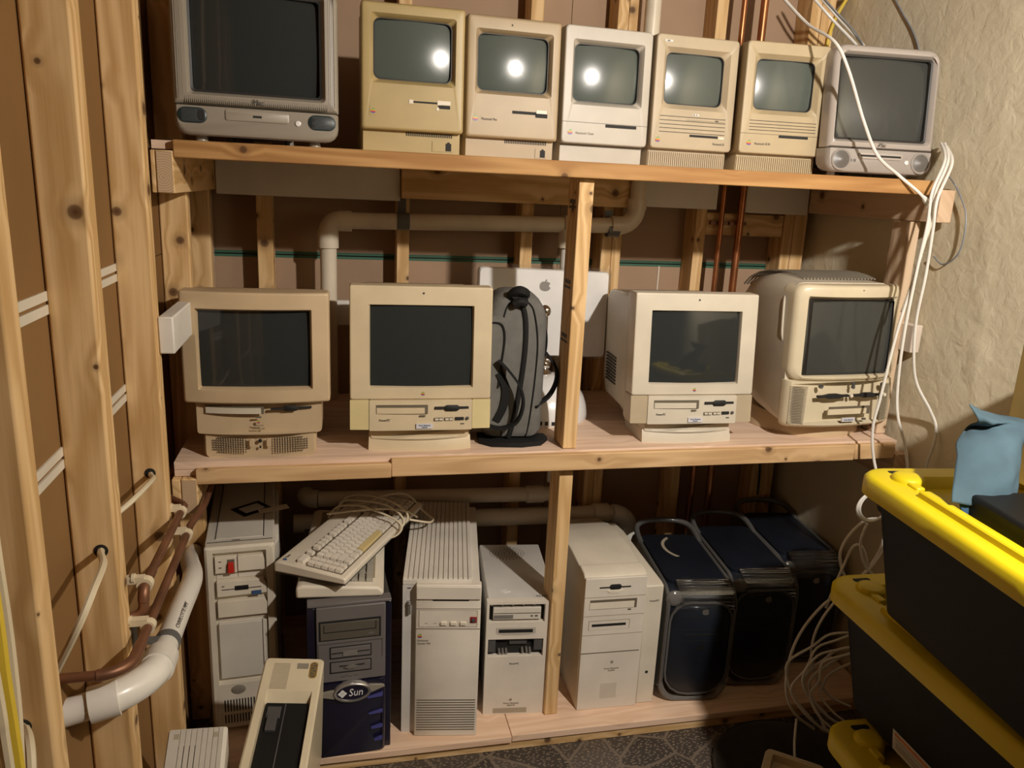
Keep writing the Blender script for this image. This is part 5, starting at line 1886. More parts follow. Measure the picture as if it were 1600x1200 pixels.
# --- three dark handled towers
def handled_tower(label, X, Y, yaw, sliver=False):
    t_ = thing('tower_computer', label, 'computer', (X, Y, ZB), yaw, 'dark handled towers at the right of the platform')
    hw_, z0, z1, D = .107, .030, .372, .43
    R_ = .06

    def profile(d, ztop=z1, zbot=z0, r=R_, n=6):
        pts = []
        for (cy, cz_, a0) in ((r + d, zbot + r + d * 0, 180), (D - r - d, zbot + r, 270), (D - r - d, ztop - r, 0), (r + d, ztop - r, 90)):
            for j in range(n + 1):
                a = math.radians(a0 + 90 * j / n)
                pts.append((cy + r * math.cos(a), cz_ + r * math.sin(a)))
        return pts
    # inner dark block
    bb = B()
    bb.prism(profile(.010, z1 - .010, z0 + .010), 'x', -hw_ + .010, hw_ - .010)
    bb.build('core', 'g4_navy', t_, bevel=.004)
    for s_ in (-1, 1):
        bb = B()
        xa, xb = sorted((s_ * hw_, s_ * (hw_ - .012)))
        bb.prism(profile(0.0), 'x', xa, xb)
        bb.build('side_panel', 'g4_side', t_, bevel=.005)
    # top panel
    bb = B()
    bb.loft([rr(-.092, .092, .060, D - .055, .030, z1 - .012, e=3, plane='xy'), rr(-.092, .092, .060, D - .055, .030, z1 + .001, e=3, plane='xy'), rr(-.088, .088, .064, D - .059, .028, z1 + .003, e=3, plane='xy')])
    tp_ = bb.build('top_panel', 'g4_navy', t_)
    if sliver:
        bb = B()
        arc = [(.030 + .075 * math.cos(a), .275 + .085 * math.sin(a)) for a in [math.radians(d) for d in range(120, 236, 10)]]
        arc2 = [(.030 + .065 * math.cos(a), .275 + .076 * math.sin(a)) for a in [math.radians(d) for d in range(235, 119, -10)]]
        bb.prism(arc + arc2, 'z', z1 + .002, z1 + .0042)
        bb.build('worn_mark', 'tape_dirty', tp_, label='pale curved scuff on the dark top')
    # front panel
    bb = B()
    bb.loft([rr(-.090, .090, .036, .330, (.070, .055), .014, e=3), rr(-.090, .090, .036, .330, (.070, .055), -.001, e=3), rr(-.086, .086, .040, .326, (.067, .052), -.004, e=3)])
    fp_ = bb.build('front_panel', 'g4_navy', t_)
    dark(fp_, 'drive_seam', [(-.080, .080, .286, .2872), (-.086, .086, .248, .2492), (-.086, .086, .210, .2112)], -.004, 'slot')
    dark(fp_, 'drive_slot', [(-.045, .05, .230, .234)], -.004, 'slot')
    logo(fp_, .010, -.004, .296, .022, mats=['silver'])
    bb = B()
    bb.lathe([(.004, -.003), (.004, -.006)], (.008, 0, .145), 'y', 10)
    bb.lathe([(.012, -.003), (.012, -.005)], (.008, 0, .19), 'y', 16)
    bb.build('power_button', 'black', fp_)
    # clear outline round the front
    bb = B()
    bb.loft([rr(-.097, .097, .029, .337, (.077, .062), .004, e=3), rr(-.097, .097, .029, .337, (.077, .062), -.003, e=3), rr(-.091, .091, .035, .331, (.071, .056), -.003, e=3), rr(-.091, .091, .035, .331, (.071, .056), .004, e=3)], False, False)
    bb.build('front_edge', 'g4_side', t_)
    # clear ribbed front handle: a bent strap from the top down to the front
    bb = B()
    for k in range(9):
        zz = k / 8
        a0, a1 = math.radians(90 + 90 * k / 9), math.radians(90 + 90 * (k + .82) / 9)
        pts = [(R_ + R_ * 1.10 * math.cos(a0), z1 - R_ + R_ * 1.10 * math.sin(a0)), (R_ + R_ * 1.10 * math.cos(a1), z1 - R_ + R_ * 1.10 * math.sin(a1)),
               (R_ + R_ * .96 * math.cos(a1), z1 - R_ + R_ * .96 * math.sin(a1)), (R_ + R_ * .96 * math.cos(a0), z1 - R_ + R_ * .96 * math.sin(a0))]
        bb.prism(pts, 'x', -.068, .100)
    bb.build('front_handle', 'clear_plastic', t_, bevel=.001, split='stuff')
    bb = B()
    bb.lathe([(.024, .004), (.026, -.001), (.020, -.008), (.012, -.011)], (-.083, .012, z1 - .030), 'y', 20)
    bb.build('handle_boss', 'smoke_plastic', t_)
    # rear handle loop
    bb = B()
    P_ = smooth_path([(-.099, .330, z1 - .006), (-.100, .375, z1 + .004), (-.092, .415, z1 + .014), (-.060, .440, z1 + .021), (0, .448, z1 + .023), (.060, .440, z1 + .021), (.092, .415, z1 + .014), (.100, .375, z1 + .004), (.099, .330, z1 - .006)], 5)
    bb.tube(P_, .0095, 10)
    bb.build('rear_handle', 'g4_side', t_)
    # lower handles that act as feet
    for (ya, sg, nm) in ((.0, 1, 'front_foot'), (D, -1, 'rear_foot')):
        bb = B()
        P_ = smooth_path([(-.097, ya + sg * .020, z0 + .060), (-.097, ya + sg * .012, z0 + .018), (-.070, ya + sg * .012, z0 - .016), (-.030, ya + sg * .012, z0 - .0205), (.030, ya + sg * .012, z0 - .0205), (.070, ya + sg * .012, z0 - .016), (.097, ya + sg * .012, z0 + .018), (.097, ya + sg * .020, z0 + .060)], 5)
        bb.tube(P_, .0090, 10)
        bb.build(nm, 'smoke_plastic', t_)
    return t_


handled_tower('dark navy handled tower with a pale curved scuff on top, beside the cream grey tower', .905, .022, -6.5, True)
handled_tower('dark navy handled tower standing second from the cream grey tower, its top clean', 1.132, .062, -6.0)
handled_tower('dark handled tower deepest in shadow against the concrete wall behind the cables', 1.352, .150, -5.5)
# ================================================================== keyboards on the purple tower
def keyboard(t_, L, Wd, h0, h1, mats, layout, gap_areas=()):
    """case along local x (length) and y (depth), low front edge at y=0; keys laid out in rows"""
    case, key, alt, space = mats
    b_ = B()
    prof = [(0, 0), (0, h0), (.012, h0 + .003), (Wd - .02, h1), (Wd, h1 - .004), (Wd, 0)]
    b_.prism(prof, 'x', -L / 2, L / 2)
    kc = b_.build('case', case, t_, bevel=.004)
    b_ = B()
    b_.box(-L / 2 + .004, L / 2 - .004, .003, Wd - .003, -.0045, .0)
    b_.build('underside', 'dark_grey', t_)
    sl = (h1 - h0 - .003) / (Wd - .032)
    gap_shades = B()
    for (xa, xb, ya, yb_) in gap_areas:
        za, zb_ = h0 + .003 + sl * (ya - .012), h0 + .003 + sl * (yb_ - .012)
        gap_shades.add([(xa, ya, za - .004), (xb, ya, za - .004), (xb, yb_, zb_ - .004), (xa, yb_, zb_ - .004), (xa, ya, za + .0006), (xb, ya, za + .0006), (xb, yb_, zb_ + .0006), (xa, yb_, zb_ + .0006)],
                  [(0, 3, 2, 1), (4, 5, 6, 7), (0, 1, 5, 4), (1, 2, 6, 5), (2, 3, 7, 6), (3, 0, 4, 7)])
    gap_shades.build('key_gap_shade', 'groove', t_, split='all')  # dark plates between the keys, painted shade of the gaps
    for (x0, x1, y0, y1, kind) in layout:
        zb0, zb1 = h0 + .003 + sl * (y0 - .012), h0 + .003 + sl * (y1 - .012)
        g = .0011
        i_ = .0028
        vs_ = [(x0 + g, y0 + g, zb0 - .002), (x1 - g, y0 + g, zb0 - .002), (x1 - g, y1 - g, zb1 - .002), (x0 + g, y1 - g, zb1 - .002),
               (x0 + i_, y0 + i_, zb0 + .0085), (x1 - i_, y0 + i_, zb0 + .0085), (x1 - i_, y1 - i_ * .6, zb1 + .0095), (x0 + i_, y1 - i_ * .6, zb1 + .0095)]
        fs_ = [(0, 1, 5, 4), (1, 2, 6, 5), (2, 3, 7, 6), (3, 0, 4, 7), (4, 5, 6, 7)]
        B_ = B().add(vs_, fs_)
        B_.build('key', {'k': key, 'a': alt, 's': space}[kind], t_)
    return kc


def std_layout(L, x_start, pitch=.0188):
    out = []
    p = pitch

    def row(x, y, ws, kind='k', h=1.0):
        for w in ws:
            kd = kind
            if isinstance(w, tuple):
                w, kd = w
            if kd != '-':
                out.append((x, x + w * p, y, y + h * p, kd))
            x += w * p
    y0 = .018
    A_ = 'a'
    x0 = x_start
    # left function block, main block, cursor block, number pad
    for r_ in range(5):
        row(x0, y0 + r_ * p, [(1, A_), (1, A_)])
    xm = x0 + 2.35 * p
    row(xm, y0, [(1.5, A_), (1.5, A_), (1, A_), (6.2, 's'), (1, A_), (1.4, A_), (1.4, A_), (1.0, A_)])
    row(xm, y0 + p, [(2.25, A_)] + [1] * 10 + [(2.75, A_)])
    row(xm, y0 + 2 * p, [(1.75, A_)] + [1] * 11 + [(2.25, A_)])
    row(xm, y0 + 3 * p, [(1.5, A_)] + [1] * 12 + [(1.5, A_)])
    row(xm, y0 + 4 * p, [1] * 13 + [(2, A_)])
    yf_ = y0 + 5.5 * p
    row(x0, yf_, [(2, A_)])
    row(xm, yf_, [(1, A_), (.7, '-')] + [(1, A_)] * 4 + [(.4, '-')] + [(1, A_)] * 4 + [(.4, '-')] + [(1, A_)] * 4)
    xc = xm + 15.4 * p
    row(xc, y0, [(1, A_)] * 3)
    row(xc, y0 + p, [(1, '-'), (1, A_), (1, '-')])
    row(xc, y0 + 3 * p, [(1, A_)] * 3)
    row(xc, y0 + 4 * p, [(1, A_)] * 3)
    row(xc, yf_, [(1, A_)] * 3)
    xn = xc + 3.4 * p
    for r_ in range(5):
        row(xn, y0 + r_ * p, [1] * 3 + [(1, A_)])
    return out


k2 = thing('keyboard', 'off-white keyboard with grey keys lying flat on the purple tower', 'keyboard', (-.1185, .006, ZB + .449), 0)
k2.rotation_euler = (0, 0, math.radians(86))
# local x runs away from the camera
lay = [(x0 + .232, x1 + .232, y0, y1, 'a') for (x0, x1, y0, y1, k_) in std_layout(.47, -.222)]
KS = B()
b = B()
b.prism([(-.098, 0), (-.103, .012), (-.088, .026), (.100, .036), (.118, .030), (.118, 0)], 'x', -.016, .465)
b.build('case', 'bone', k2, bevel=.008, seg=3)
b = B()
b.box(.032, .44, -.078, .088, .0270, .0283)
b.deform(lambda x, y, z: (x, y, z + .0545 * (y + .085) - .0005))
b.build('key_gap_shade', 'soft_groove', k2)  # darker sheet under the keys, gap shade put in as colour
for (x0, x1, y0, y1, kd) in lay:
    y0_, y1_ = y0 - .092, y1 - .092
    za, zb_ = .0283 + .0545 * (y0_ + .085), .0283 + .0545 * (y1_ + .085)
    B().add([(x0 + .001, y0_ + .001, za - .002), (x1 - .001, y0_ + .001, za - .002), (x1 - .001, y1_ - .001, zb_ - .002), (x0 + .001, y1_ - .001, zb_ - .002),
             (x0 + .003, y0_ + .003, za + .009), (x1 - .003, y0_ + .003, za + .009), (x1 - .003, y1_ - .002, zb_ + .010), (x0 + .003, y1_ - .002, zb_ + .010)],
            [(0, 1, 5, 4), (1, 2, 6, 5), (2, 3, 7, 6), (3, 0, 4, 7), (4, 5, 6, 7)]).build('key', 'key_grey', k2)

# upper keyboard lies askew across the lower one and the grooved tower
KA, KB = Vector((-.118, -.052, .0)), Vector((.128, .402, .0))
dirk = (KB - KA).normalized()
yawk = math.atan2(dirk.y, dirk.x)
k1 = thing('keyboard', 'cream keyboard with white keys and its cable bunched on top, lying askew above', 'keyboard')
Lk, Wk = .505, .200
mid = (KA + KB) / 2
k1.location = (mid.x, mid.y, .556)
k1.rotation_euler = (math.radians(0), math.radians(-0.6), yawk)
lay = std_layout(Lk, -.238, .0194)
keyboard(k1, Lk, Wk, .016, .030, ('bone', 'key_pale', 'platinum', 'space_key'), lay,
         [(-.240, -.197, .016, .117), (-.195, .100, .016, .117), (.101, .163, .016, .117), (.167, .249, .016, .117), (-.195, .10, .123, .146)])
text('nameplate', 'Sun', .011, (-.226, .176, .0318), 'ink', k1, rot=Matrix.Identity(4))
b = B()
b.prism([(-.236, .172), (-.231, .178), (-.236, .184), (-.241, .178)], 'z', .029, .0322)
b.build('diamond_mark', 'blue_lever', k1)
b = B()
pts = []
random.seed(3)
for turn in range(3):
    for k in range(10):
        a = 2 * math.pi * k / 10
        pts.append((.045 + .030 * turn + .012 * math.cos(a) + random.uniform(-.008, .008) + .05 * (math.sin(a) * .5), .095 + .118 * math.cos(a) + random.uniform(-.006, .006),
                    .016 + .034 * max(-.35, math.sin(a)) + .004 * turn + (0.012 if math.sin(a) > 0 else 0)))
b.tube(smooth_path(pts, 5), .0031, 7)
b.tube(smooth_path([(.10, -.02, .030), (.13, -.05, .015), (.17, -.06, -.002), (.21, -.05, -.008), (.235, -.01, -.002), (.225, .04, .048), (.18, .09, .056), (.12, .13, .050), (.09, .16, .046)], 6), .0031, 7)
b.tube(smooth_path([(.02, .20, .044), (.06, .12, .052), (.10, .06, .050), (.13, .0, .040), (.16, -.02, .012)], 6), .0031, 7)
b.build('cable', 'cream_cable', k1, split='none')

# ================================================================== boxes standing in front at the lower left
# drive box with black slot, its front tipped upwards
A = Vector((-.303, -.122, .42))
X_, Y_, Z_ = Vector((.993, -.103, -.060)), Vector((.114, .966, .233)), Vector((.034, -.238, .971))
fb = thing('drive_box', 'cream drive box with black floppy slot tipped face up in front of the towers', 'drive', (0, 0, 0))
Mf = vec_frame(A, X_, Y_, Z_)
fb.matrix_world = Mf
wf, lf, df = .138, .40, .34
b = B()
b.loft([rr(0, wf, -lf, 0, .012, -.334, e=2, plane='xy'), rr(0, wf, -lf, 0, .012, -.004, e=2, plane='xy'), rr(.004, wf - .004, -lf + .004, -.004, .010, .0, e=2, plane='xy'),
        rr(.020, wf - .016, -lf + .05, -.098, .003, .0, e=2, plane='xy'), rr(.022, wf - .018, -lf + .052, -.120, .003, -.022, e=2, plane='xy')], True, True)
b.build('case', 'light_cream', fb)
b = B()
b.loft([rr(.024, wf - .020, -lf + .054, -.122, .002, -.0225, e=1, plane='xy'), rr(.024, wf - .020, -lf + .054, -.122, .002, -.012, e=1, plane='xy')])
dv = b.build('floppy_drive', 'black', fb, bevel=.001)
b = B()
b.box(.030, .060, -.165, -.135, -.012, -.008)
b.box(.034, .056, -.20, -.160, -.012, -.004)
b.box(.066, .069, -lf + .06, -.124, -.012, -.0105)
b.build('drive_latch', 'dark_grey', dv, bevel=.001)
b = B()
for k in range(20):
    y = -.020 - .0038 * k
    b.box(.024, .062, y - .0009, y + .0009, -.0005, .0004)
b.build('vent_line', 'soft_groove', fb, split='stuff')
b = B().box(.078, .104, -.034, -.018, -.0005, .0008)
b.build('metal_label', 'badge_grey', fb)
b = B()
b.loft([rr(.108, .126, -.062, -.014, .008, -.0005, e=1, plane='xy'), rr(.108, .126, -.062, -.014, .008, .0014, e=1, plane='xy')])
bd = b.build('badge', 'gold', fb, label='small gold badge')
b = B()
b.loft([rr(.1105, .1235, -.0595, -.0165, .006, .001, e=1, plane='xy'), rr(.1105, .1235, -.0595, -.0165, .006, .0018, e=1, plane='xy')])
b.build('badge_face', 'bronze_drive', bd)
b = B()
for k in range(5):
    y = -.054 + .0078 * k
    b.box(.1125, .1215, y, y + .002, .0015, .0024)
    b.box(.1125 if k % 2 else .1195, .1145 if k % 2 else .1215, y, y + .006, .0015, .0024)
b.build('badge_letters', 'gold', bd, split='none')

# ribbed box beside it
A = Vector((-.472, -.370, .432))
X_, Y_, Z_ = Vector((.997, .035, -.071)), Vector((.005, .872, .490)), Vector((.079, -.488, .869))
rb = thing('drive_box', 'grey ribbed box with small slots leaning at the lower left under the drain pipe', 'drive')
rb.matrix_world = vec_frame(A, X_, Y_, Z_)
wr_, lr_ = .114, .30
b = B()
b.loft([rr(0, wr_, -lr_, 0, .006, -.322, e=1, plane='xy'), rr(0, wr_, -lr_, 0, .006, -.004, e=1, plane='xy'), rr(.003, wr_ - .003, -lr_ + .003, -.003, .005, -.001, e=1, plane='xy')])
b.build('case', 'fog_grey', rb)
b = B()
xs_ = [.024 + .0105 * k for k in range(9)]
b.box(.002, xs_[0] - .0012, -lr_ + .004, -.004, -.002, .0012)
for k in range(8):
    b.box(xs_[k] - .0004, xs_[k + 1] - .0018, -lr_ + .004, -.003, -.002, .0012)
b.build('rib', 'pale_platinum', rb, bevel=.0006, split='all')
b = B()
for k in range(4):
    b.box(xs_[k] - .0026, xs_[k] + .0004, -lr_ + .01, -.036, -.002, .0002)
b.build('slot', 'slot', rb)
dark_b = B()
dark_b.box(.012, .022, -.022, -.012, .001, .0018)
dark_b.box(.088, .096, -.022, -.012, .001, .0018)
dark_b.build('small_mark', 'soft_groove', rb)

# ================================================================== floor things at the right
dm = B()
dm.lathe([(.215, 0.0), (.222, .004), (.222, .012), (.214, .014), (.208, .010), (.0005, .010)], (0, 0, 0), 'z', 48)
o = dm.build('round_mat', 'dark_mat', None)
o.location = (1.085, -.262, .0005)
tag(o, 'dark scuffed round mat on the floor in front of the platform', 'mat')

bx = thing('plastic_crate', 'cream plastic carrier with a black insert at the bottom edge, left of the bins', 'box', (.976, -.270, .0155), -38.7)
b = B()
b.loft([rr(0, .150, -.20, 0, .014, 0, e=2, plane='xy'), rr(0, .150, -.20, 0, .014, .096, e=2, plane='xy'), rr(.004, .146, -.196, -.004, .012, .104, e=2, plane='xy'),
        rr(.020, .130, -.18, -.020, .006, .104, e=2, plane='xy'), rr(.024, .126, -.176, -.024, .006, .086, e=2, plane='xy')])
b.build('body', 'light_cream', bx)
b = B().box(.030, .085, -.17, -.075, .0865, .100)
b.build('insert', 'black', bx, bevel=.003)
b = B().box(.04, .12, -.012, -.006, .1035, .106)
b.build('ridge', 'bone', bx, bevel=.001)


# ================================================================== storage bins
def storage_bin(label, corner, yaw, ztop, zbot, sticker=False, top_open=True):
    a = math.radians(yaw)
    Wb, Lb = .478, .770
    cx = corner[0] + math.cos(a) * Wb / 2 + math.sin(a) * Lb / 2
    cy = corner[1] + math.sin(a) * Wb / 2 - math.cos(a) * Lb / 2
    t_ = thing('storage_bin', label, 'bin', (cx, cy, zbot), yaw, 'black storage bins stacked at the right')
    h = ztop - zbot
    w2, l2 = Wb / 2, Lb / 2
    zl = h - .058
    b_ = B()

    def rg(d, z, r=.05):
        return rr(-w2 + d, w2 - d, -l2 + d, l2 - d, r, z, n=6, e=3, plane='xy')
    b_.loft([rg(.075, .0, .04), rg(.070, .004, .045), rg(.036, zl - .03), rg(.030, zl - .028), rg(.026, zl + .02)])
    b_.build('tub', 'bin_black', t_)
    # lid: skirt, flat rim, inner wall, recessed tray
    b_ = B()
    b_.loft([rg(.006, zl, .062), rg(.0, zl + .004, .066), rg(.0, zl + .036, .066), rg(.006, zl + .044, .062), rg(.012, zl + .046, .058), rg(.062, zl + .046, .04), rg(.068, zl + .040, .04), rg(.074, zl + .0225, .035)], False, True)
    ld_ = b_.build('lid', 'bin_yellow', t_)
    b_ = B()
    for sx_ in (-1, 1):
        for (ya, yb_) in ((-.25, .22),):
            xa, xb = sorted((sx_ * (w2 - .040), sx_ * (w2 - .066)))
            b_.loft([rr(xa, xb, ya, yb_, .006, zl + .044, e=1, plane='xy'), rr(xa + .001, xb - .001, ya + .004, yb_ - .004, .006, zl + .056, e=1, plane='xy'), rr(xa + .004, xb - .004, ya + .010, yb_ - .010, .005, zl + .059, e=1, plane='xy')])
    b_.build('lid_ridge', 'bin_yellow', ld_)
    b_ = B()
    for sx_ in (-1, 1):
        for sy_ in (-1, 1):
            x, y = sx_ * (w2 - .078), sy_ * (l2 - .082)
            b_.lathe([(.034, zl + .012), (.034, zl + .048), (.030, zl + .056), (.018, zl + .0595), (.0005, zl + .060)], (x, y, 0), 'z', 24)
            xa, xb = sorted((x, x + sx_ * .046))
            b_.box(min(x, x + sx_ * .02), max(x, x + sx_ * .02), y - sy_ * .06 if sy_ > 0 else y, y if sy_ > 0 else y - sy_ * .06, zl + .02, zl + .052)
    b_.build('lid_knob', 'bin_yellow', ld_, bevel=.004)
    b_ = B()
    for sy_ in (-1, 1):
        for x in (-w2 + .085, w2 - .085):
            b_.loft([rr(x - .022, x + .022, sy_ * (l2 - .036) - .008, sy_ * (l2 - .036) + .008, .005, zl + .0455, e=1, plane='xy'), rr(x - .022, x + .022, sy_ * (l2 - .036) - .008, sy_ * (l2 - .036) + .008, .005, zl + .0466, e=1, plane='xy')])
    b_.build('lock_hole', 'slot', ld_)
    if sticker:
        b_ = B()
        k_ = (.036 - .070) / (zl - .03)
        f_ = lambda z: -(w2 - .070 + (.034) * (z / (zl - .03))) - .0012
        zs0, zs1 = .006, .057
        b_.add([(f_(zs0), -.12, zs0), (f_(zs0), .135, zs0), (f_(zs1), .135, zs1), (f_(zs1), -.12, zs1)], [(0, 1, 2, 3)])
        b_.add([(f_(zs0) + .001, -.12, zs0), (f_(zs0) + .001, .135, zs0), (f_(zs1) + .001, .135, zs1), (f_(zs1) + .001, -.12, zs1)], [(0, 1, 2, 3)])
        sk = b_.build('sticker', 'sticker_white', t_, label='white paper sticker with an orange corner')
        b_ = B()
        b_.add([(f_(.044) - .0006, .02, .044), (f_(.044) - .0006, .128, .044), (f_(.053) - .0006, .128, .053), (f_(.053) - .0006, .02, .053)], [(0, 1, 2, 3)])
        b_.build('sticker_band', 'sticker_orange', sk)
        b_ = B()
        for (z, ya, yb_) in ((.0385, .0, .126), (.0355, -.02, .126), (.029, .02, .124), (.0255, -.01, .124), (.022, .01, .124), (.0185, -.03, .124), (.015, -.01, .124)):
            b_.add([(f_(z) - .0006, ya, z), (f_(z) - .0006, yb_, z), (f_(z + .0015) - .0006, yb_, z + .0015), (f_(z + .0015) - .0006, ya, z + .0015)], [(0, 1, 2, 3)])
        b_.build('sticker_text_line', 'ink_grey', sk, split='stuff')
    return t_


storage_bin('black bin with a yellow lid at the bottom of the stack, on the floor', (.978, -.452), -3, .352, .001)
storage_bin('black bin with a yellow lid and white sticker, middle of the stack', (1.012, -.335), -2.2, .668, .3535, sticker=True)
storage_bin('black bin with a yellow lid on top of the stack, carrying the blue cloth', (.971, -.436), -5.8, .985, .6695)
lid_floor = .985 - .0355

bk = thing('battery_case', 'black plastic case in the top lid under the blue cloth', 'case', (1.128, -.790, lid_floor + .001), -8)
b = B().box(-.105, .120, -.14, .10, 0, .060)
b.build('case_body', 'black', bk, bevel=.008)
b = B().box(-.085, -.02, .10, .135, 0.0, .088)
b.build('case_end', 'black', bk, bevel=.005)
b = B().lathe([(.010, .086), (.010, .104), (.006, .108)], (-.040, .118, 0), 'z', 14)
b.build('case_knob', 'black', bk)
b = B().box(.03, .075, -.06, .06, .0595, .068)
b.build('case_clip', 'dark_grey', bk, bevel=.003)

cd = thing('cardboard_box', 'tan cardboard box at the right margin on the top bin lid', 'box', (1.250, -.535, .9872), -5.8)
b = B().box(0, .185, -.30, 0, 0, .312)
b.build('box_body', 'tan_card', cd, bevel=.002)
b = B().box(-.0008, .1858, -.17, -.13, .10, .3128)
b.build('box_tape', 'bone', cd)

# crumpled cloth, draped as one sheet with folds
cl = thing('cloth', 'faded blue cloth draped over the black case in the top bin lid', 'cloth', (1.09, -.66, lid_floor + .062))
ROWS = [[(1.000, -.690, .995), (1.050, -.704, .990), (1.100, -.704, .984), (1.145, -.690, .978)],
        [(1.018, -.665, 1.030), (1.060, -.694, 1.034), (1.108, -.704, 1.028), (1.152, -.682, 1.020)],
        [(1.038, -.640, 1.064), (1.076, -.672, 1.078), (1.120, -.694, 1.068), (1.166, -.664, 1.060)],
        [(1.056, -.615, 1.086), (1.084, -.634, 1.104), (1.124, -.668, 1.102), (1.182, -.648, 1.095)],
        [(1.098, -.590, 1.108), (1.112, -.592, 1.110), (1.138, -.624, 1.120), (1.205, -.628, 1.118)],
        [(1.088, -.622, 1.134), (1.114, -.634, 1.130), (1.152, -.624, 1.130), (1.225, -.606, 1.124)],
        [(1.073, -.612, 1.164), (1.106, -.596, 1.152), (1.152, -.572, 1.136), (1.228, -.560, 1.120)]]


def sheet(rows, org, su=8, sv=6, wrinkle=.0):
    fine = [smooth_path(r_, su) for r_ in rows]
    cols = [smooth_path([fine[i][j] for i in range(len(rows))], sv) for j in range(len(fine[0]))]
    m_, n_ = len(cols), len(cols[0])
    vs_ = []
    for j in range(m_):
        for i in range(n_):
            p = cols[j][i]
            w_ = wrinkle * (math.sin(j * .9 + i * .35) + .6 * math.sin(i * .8 - j * .5))
            vs_.append((p[0] - org[0], p[1] - org[1] + w_, p[2] - org[2] + w_ * .5))
    fs_ = [(j * n_ + i, j * n_ + i + 1, (j + 1) * n_ + i + 1, (j + 1) * n_ + i) for j in range(m_ - 1) for i in range(n_ - 1)]
    return B().add(vs_, fs_)


org = tuple(cl.location)
o = sheet(ROWS, org, wrinkle=.0012).build('cloth_sheet', 'cloth_blue', cl, angle=1.5)
md_ = o.modifiers.new('solid', 'SOLIDIFY')
md_.thickness = .0022
FOLD = [[(1.030, -.702, .962), (1.060, -.712, .950), (1.092, -.712, .958)], [(1.020, -.690, .985), (1.062, -.706, .980), (1.105, -.702, .975)], [(1.020, -.680, 1.01), (1.062, -.692, 1.01), (1.105, -.694, 1.0)]]
o = sheet(FOLD, org).build('under_fold', 'cloth_navy', cl, angle=1.5)
md_ = o.modifiers.new('solid', 'SOLIDIFY')
md_.thickness = .0022

# ================================================================== cables
def cable(name, label, pts, r, mat, group=None, sub=8, n=8):
    o_ = B().tube(smooth_path(pts, sub), r, n).build(name, mat)
    return tag(o_, label, 'cable', group)


GW = 'white cables hanging at the right'
c = thing('network_cable', 'white cable with a plug slanting across the frosted rounded computer', 'cable', (0, 0, 0))
PA = [(1.083, .30, 2.076), (1.112, .2, 1.991), (1.127, .09, 1.932), (1.160, .062, 1.863), (1.222, .055, 1.74), (1.272, .045, 1.656), (1.312, .0, 1.606), (1.355, -.02, 1.571), (1.378, -.024, 1.553)]
B().tube(smooth_path(PA, 8), .0042, 8).build('cord', 'white_cable', c)
B().tube([(1.374, -.024, 1.557), (1.383, -.024, 1.549), (1.404, -.024, 1.530)], [.0045, .0075, .0078], 8).build('plug', 'white_cable', c)
cable('network_cable', 'left white cable of the pair dropping in behind the frosted computer', [(1.269, .45, 2.122), (1.324, .42, 2.06), (1.425, .43, 1.998), (1.49, .44, 1.95)], .0042, 'white_cable', GW)
cable('network_cable', 'right white cable of the pair dropping in behind the frosted computer', [(1.286, .45, 2.130), (1.336, .42, 2.072), (1.437, .43, 2.008), (1.495, .44, 1.965)], .0042, 'white_cable', GW)
cable('signal_wire', 'dark grey wire crossing the white cable pair above the frosted computer', [(1.280, .44, 2.135), (1.33, .41, 2.078), (1.40, .41, 2.03), (1.46, .43, 1.985)], .0022, 'grey_wire')
cable('power_cable', 'yellow cable running down the last stud above the frosted computer', [(1.486, .60, 2.172), (1.459, .608, 2.111), (1.442, .609, 2.043), (1.442, .609, 1.946)], .0055, 'yellow_cable')
R1 = [(1.492, .07, 1.700), (1.452, .0, 1.650), (1.405, -.03, 1.569), (1.395, -.04, 1.488), (1.366, -.05, 1.337), (1.335, -.06, 1.201), (1.318, -.06, 1.023), (1.310, -.06, .932), (1.325, -.07, .836), (1.36, -.1, .719), (1.353, -.12, .612), (1.292, -.13, .518), (1.183, -.13, .436), (1.119, -.13, .331), (1.100, -.14, .21), (1.13, -.15, .12), (1.20, -.16, .06)]
R2 = [(1.489, .08, 1.700), (1.440, -.002, 1.652), (1.386, -.04, 1.569), (1.380, -.05, 1.488), (1.364, -.06, 1.372), (1.350, -.07, 1.203), (1.357, -.07, 1.061), (1.366, -.08, .973), (1.391, -.1, .887), (1.405, -.11, .79), (1.362, -.125, .700), (1.282, -.125, .689), (1.228, -.125, .629), (1.227, -.125, .561), (1.292, -.13, .458), (1.377, -.13, .390)]
R3 = [(1.492, .06, 1.690), (1.455, -.012, 1.644), (1.397, -.05, 1.553), (1.400, -.05, 1.472), (1.402, -.05, 1.355), (1.397, -.05, 1.234), (1.410, -.05, 1.128), (1.435, -.05, 1.055), (1.474, -.07, .986), (1.490, -.085, .942), (1.480, -.1, .893), (1.468, -.1, .828), (1.470, -.1, .732), (1.46, -.12, .60), (1.40, -.14, .47)]
cable('network_cable', 'white cable hanging in front of the bulbous computer screen edge', R1, .0040, 'white_cable', GW)
cable('network_cable', 'white cable hanging straight along the right edge of the bulbous computer', R2, .0040, 'white_cable', GW)
cable('network_cable', 'white cable bowing out over the concrete wall above the bins', R3, .0040, 'white_cable', GW)
cable('network_cable', 'cream flex running beside the white cables down the short post', [(1.430, -.012, 1.60), (1.418, -.02, 1.50), (1.395, -.02, 1.36), (1.372, -.02, 1.25)], .0035, 'cream_cable', GW)
cable('signal_wire', 'thin grey twisted wire on the concrete wall above the frosted computer', [(1.4985, .388, 2.129), (1.4985, .337, 2.076), (1.4985, .284, 2.022), (1.4985, .245, 1.968), (1.4985, .222, 1.900)], .0024, 'grey_wire')
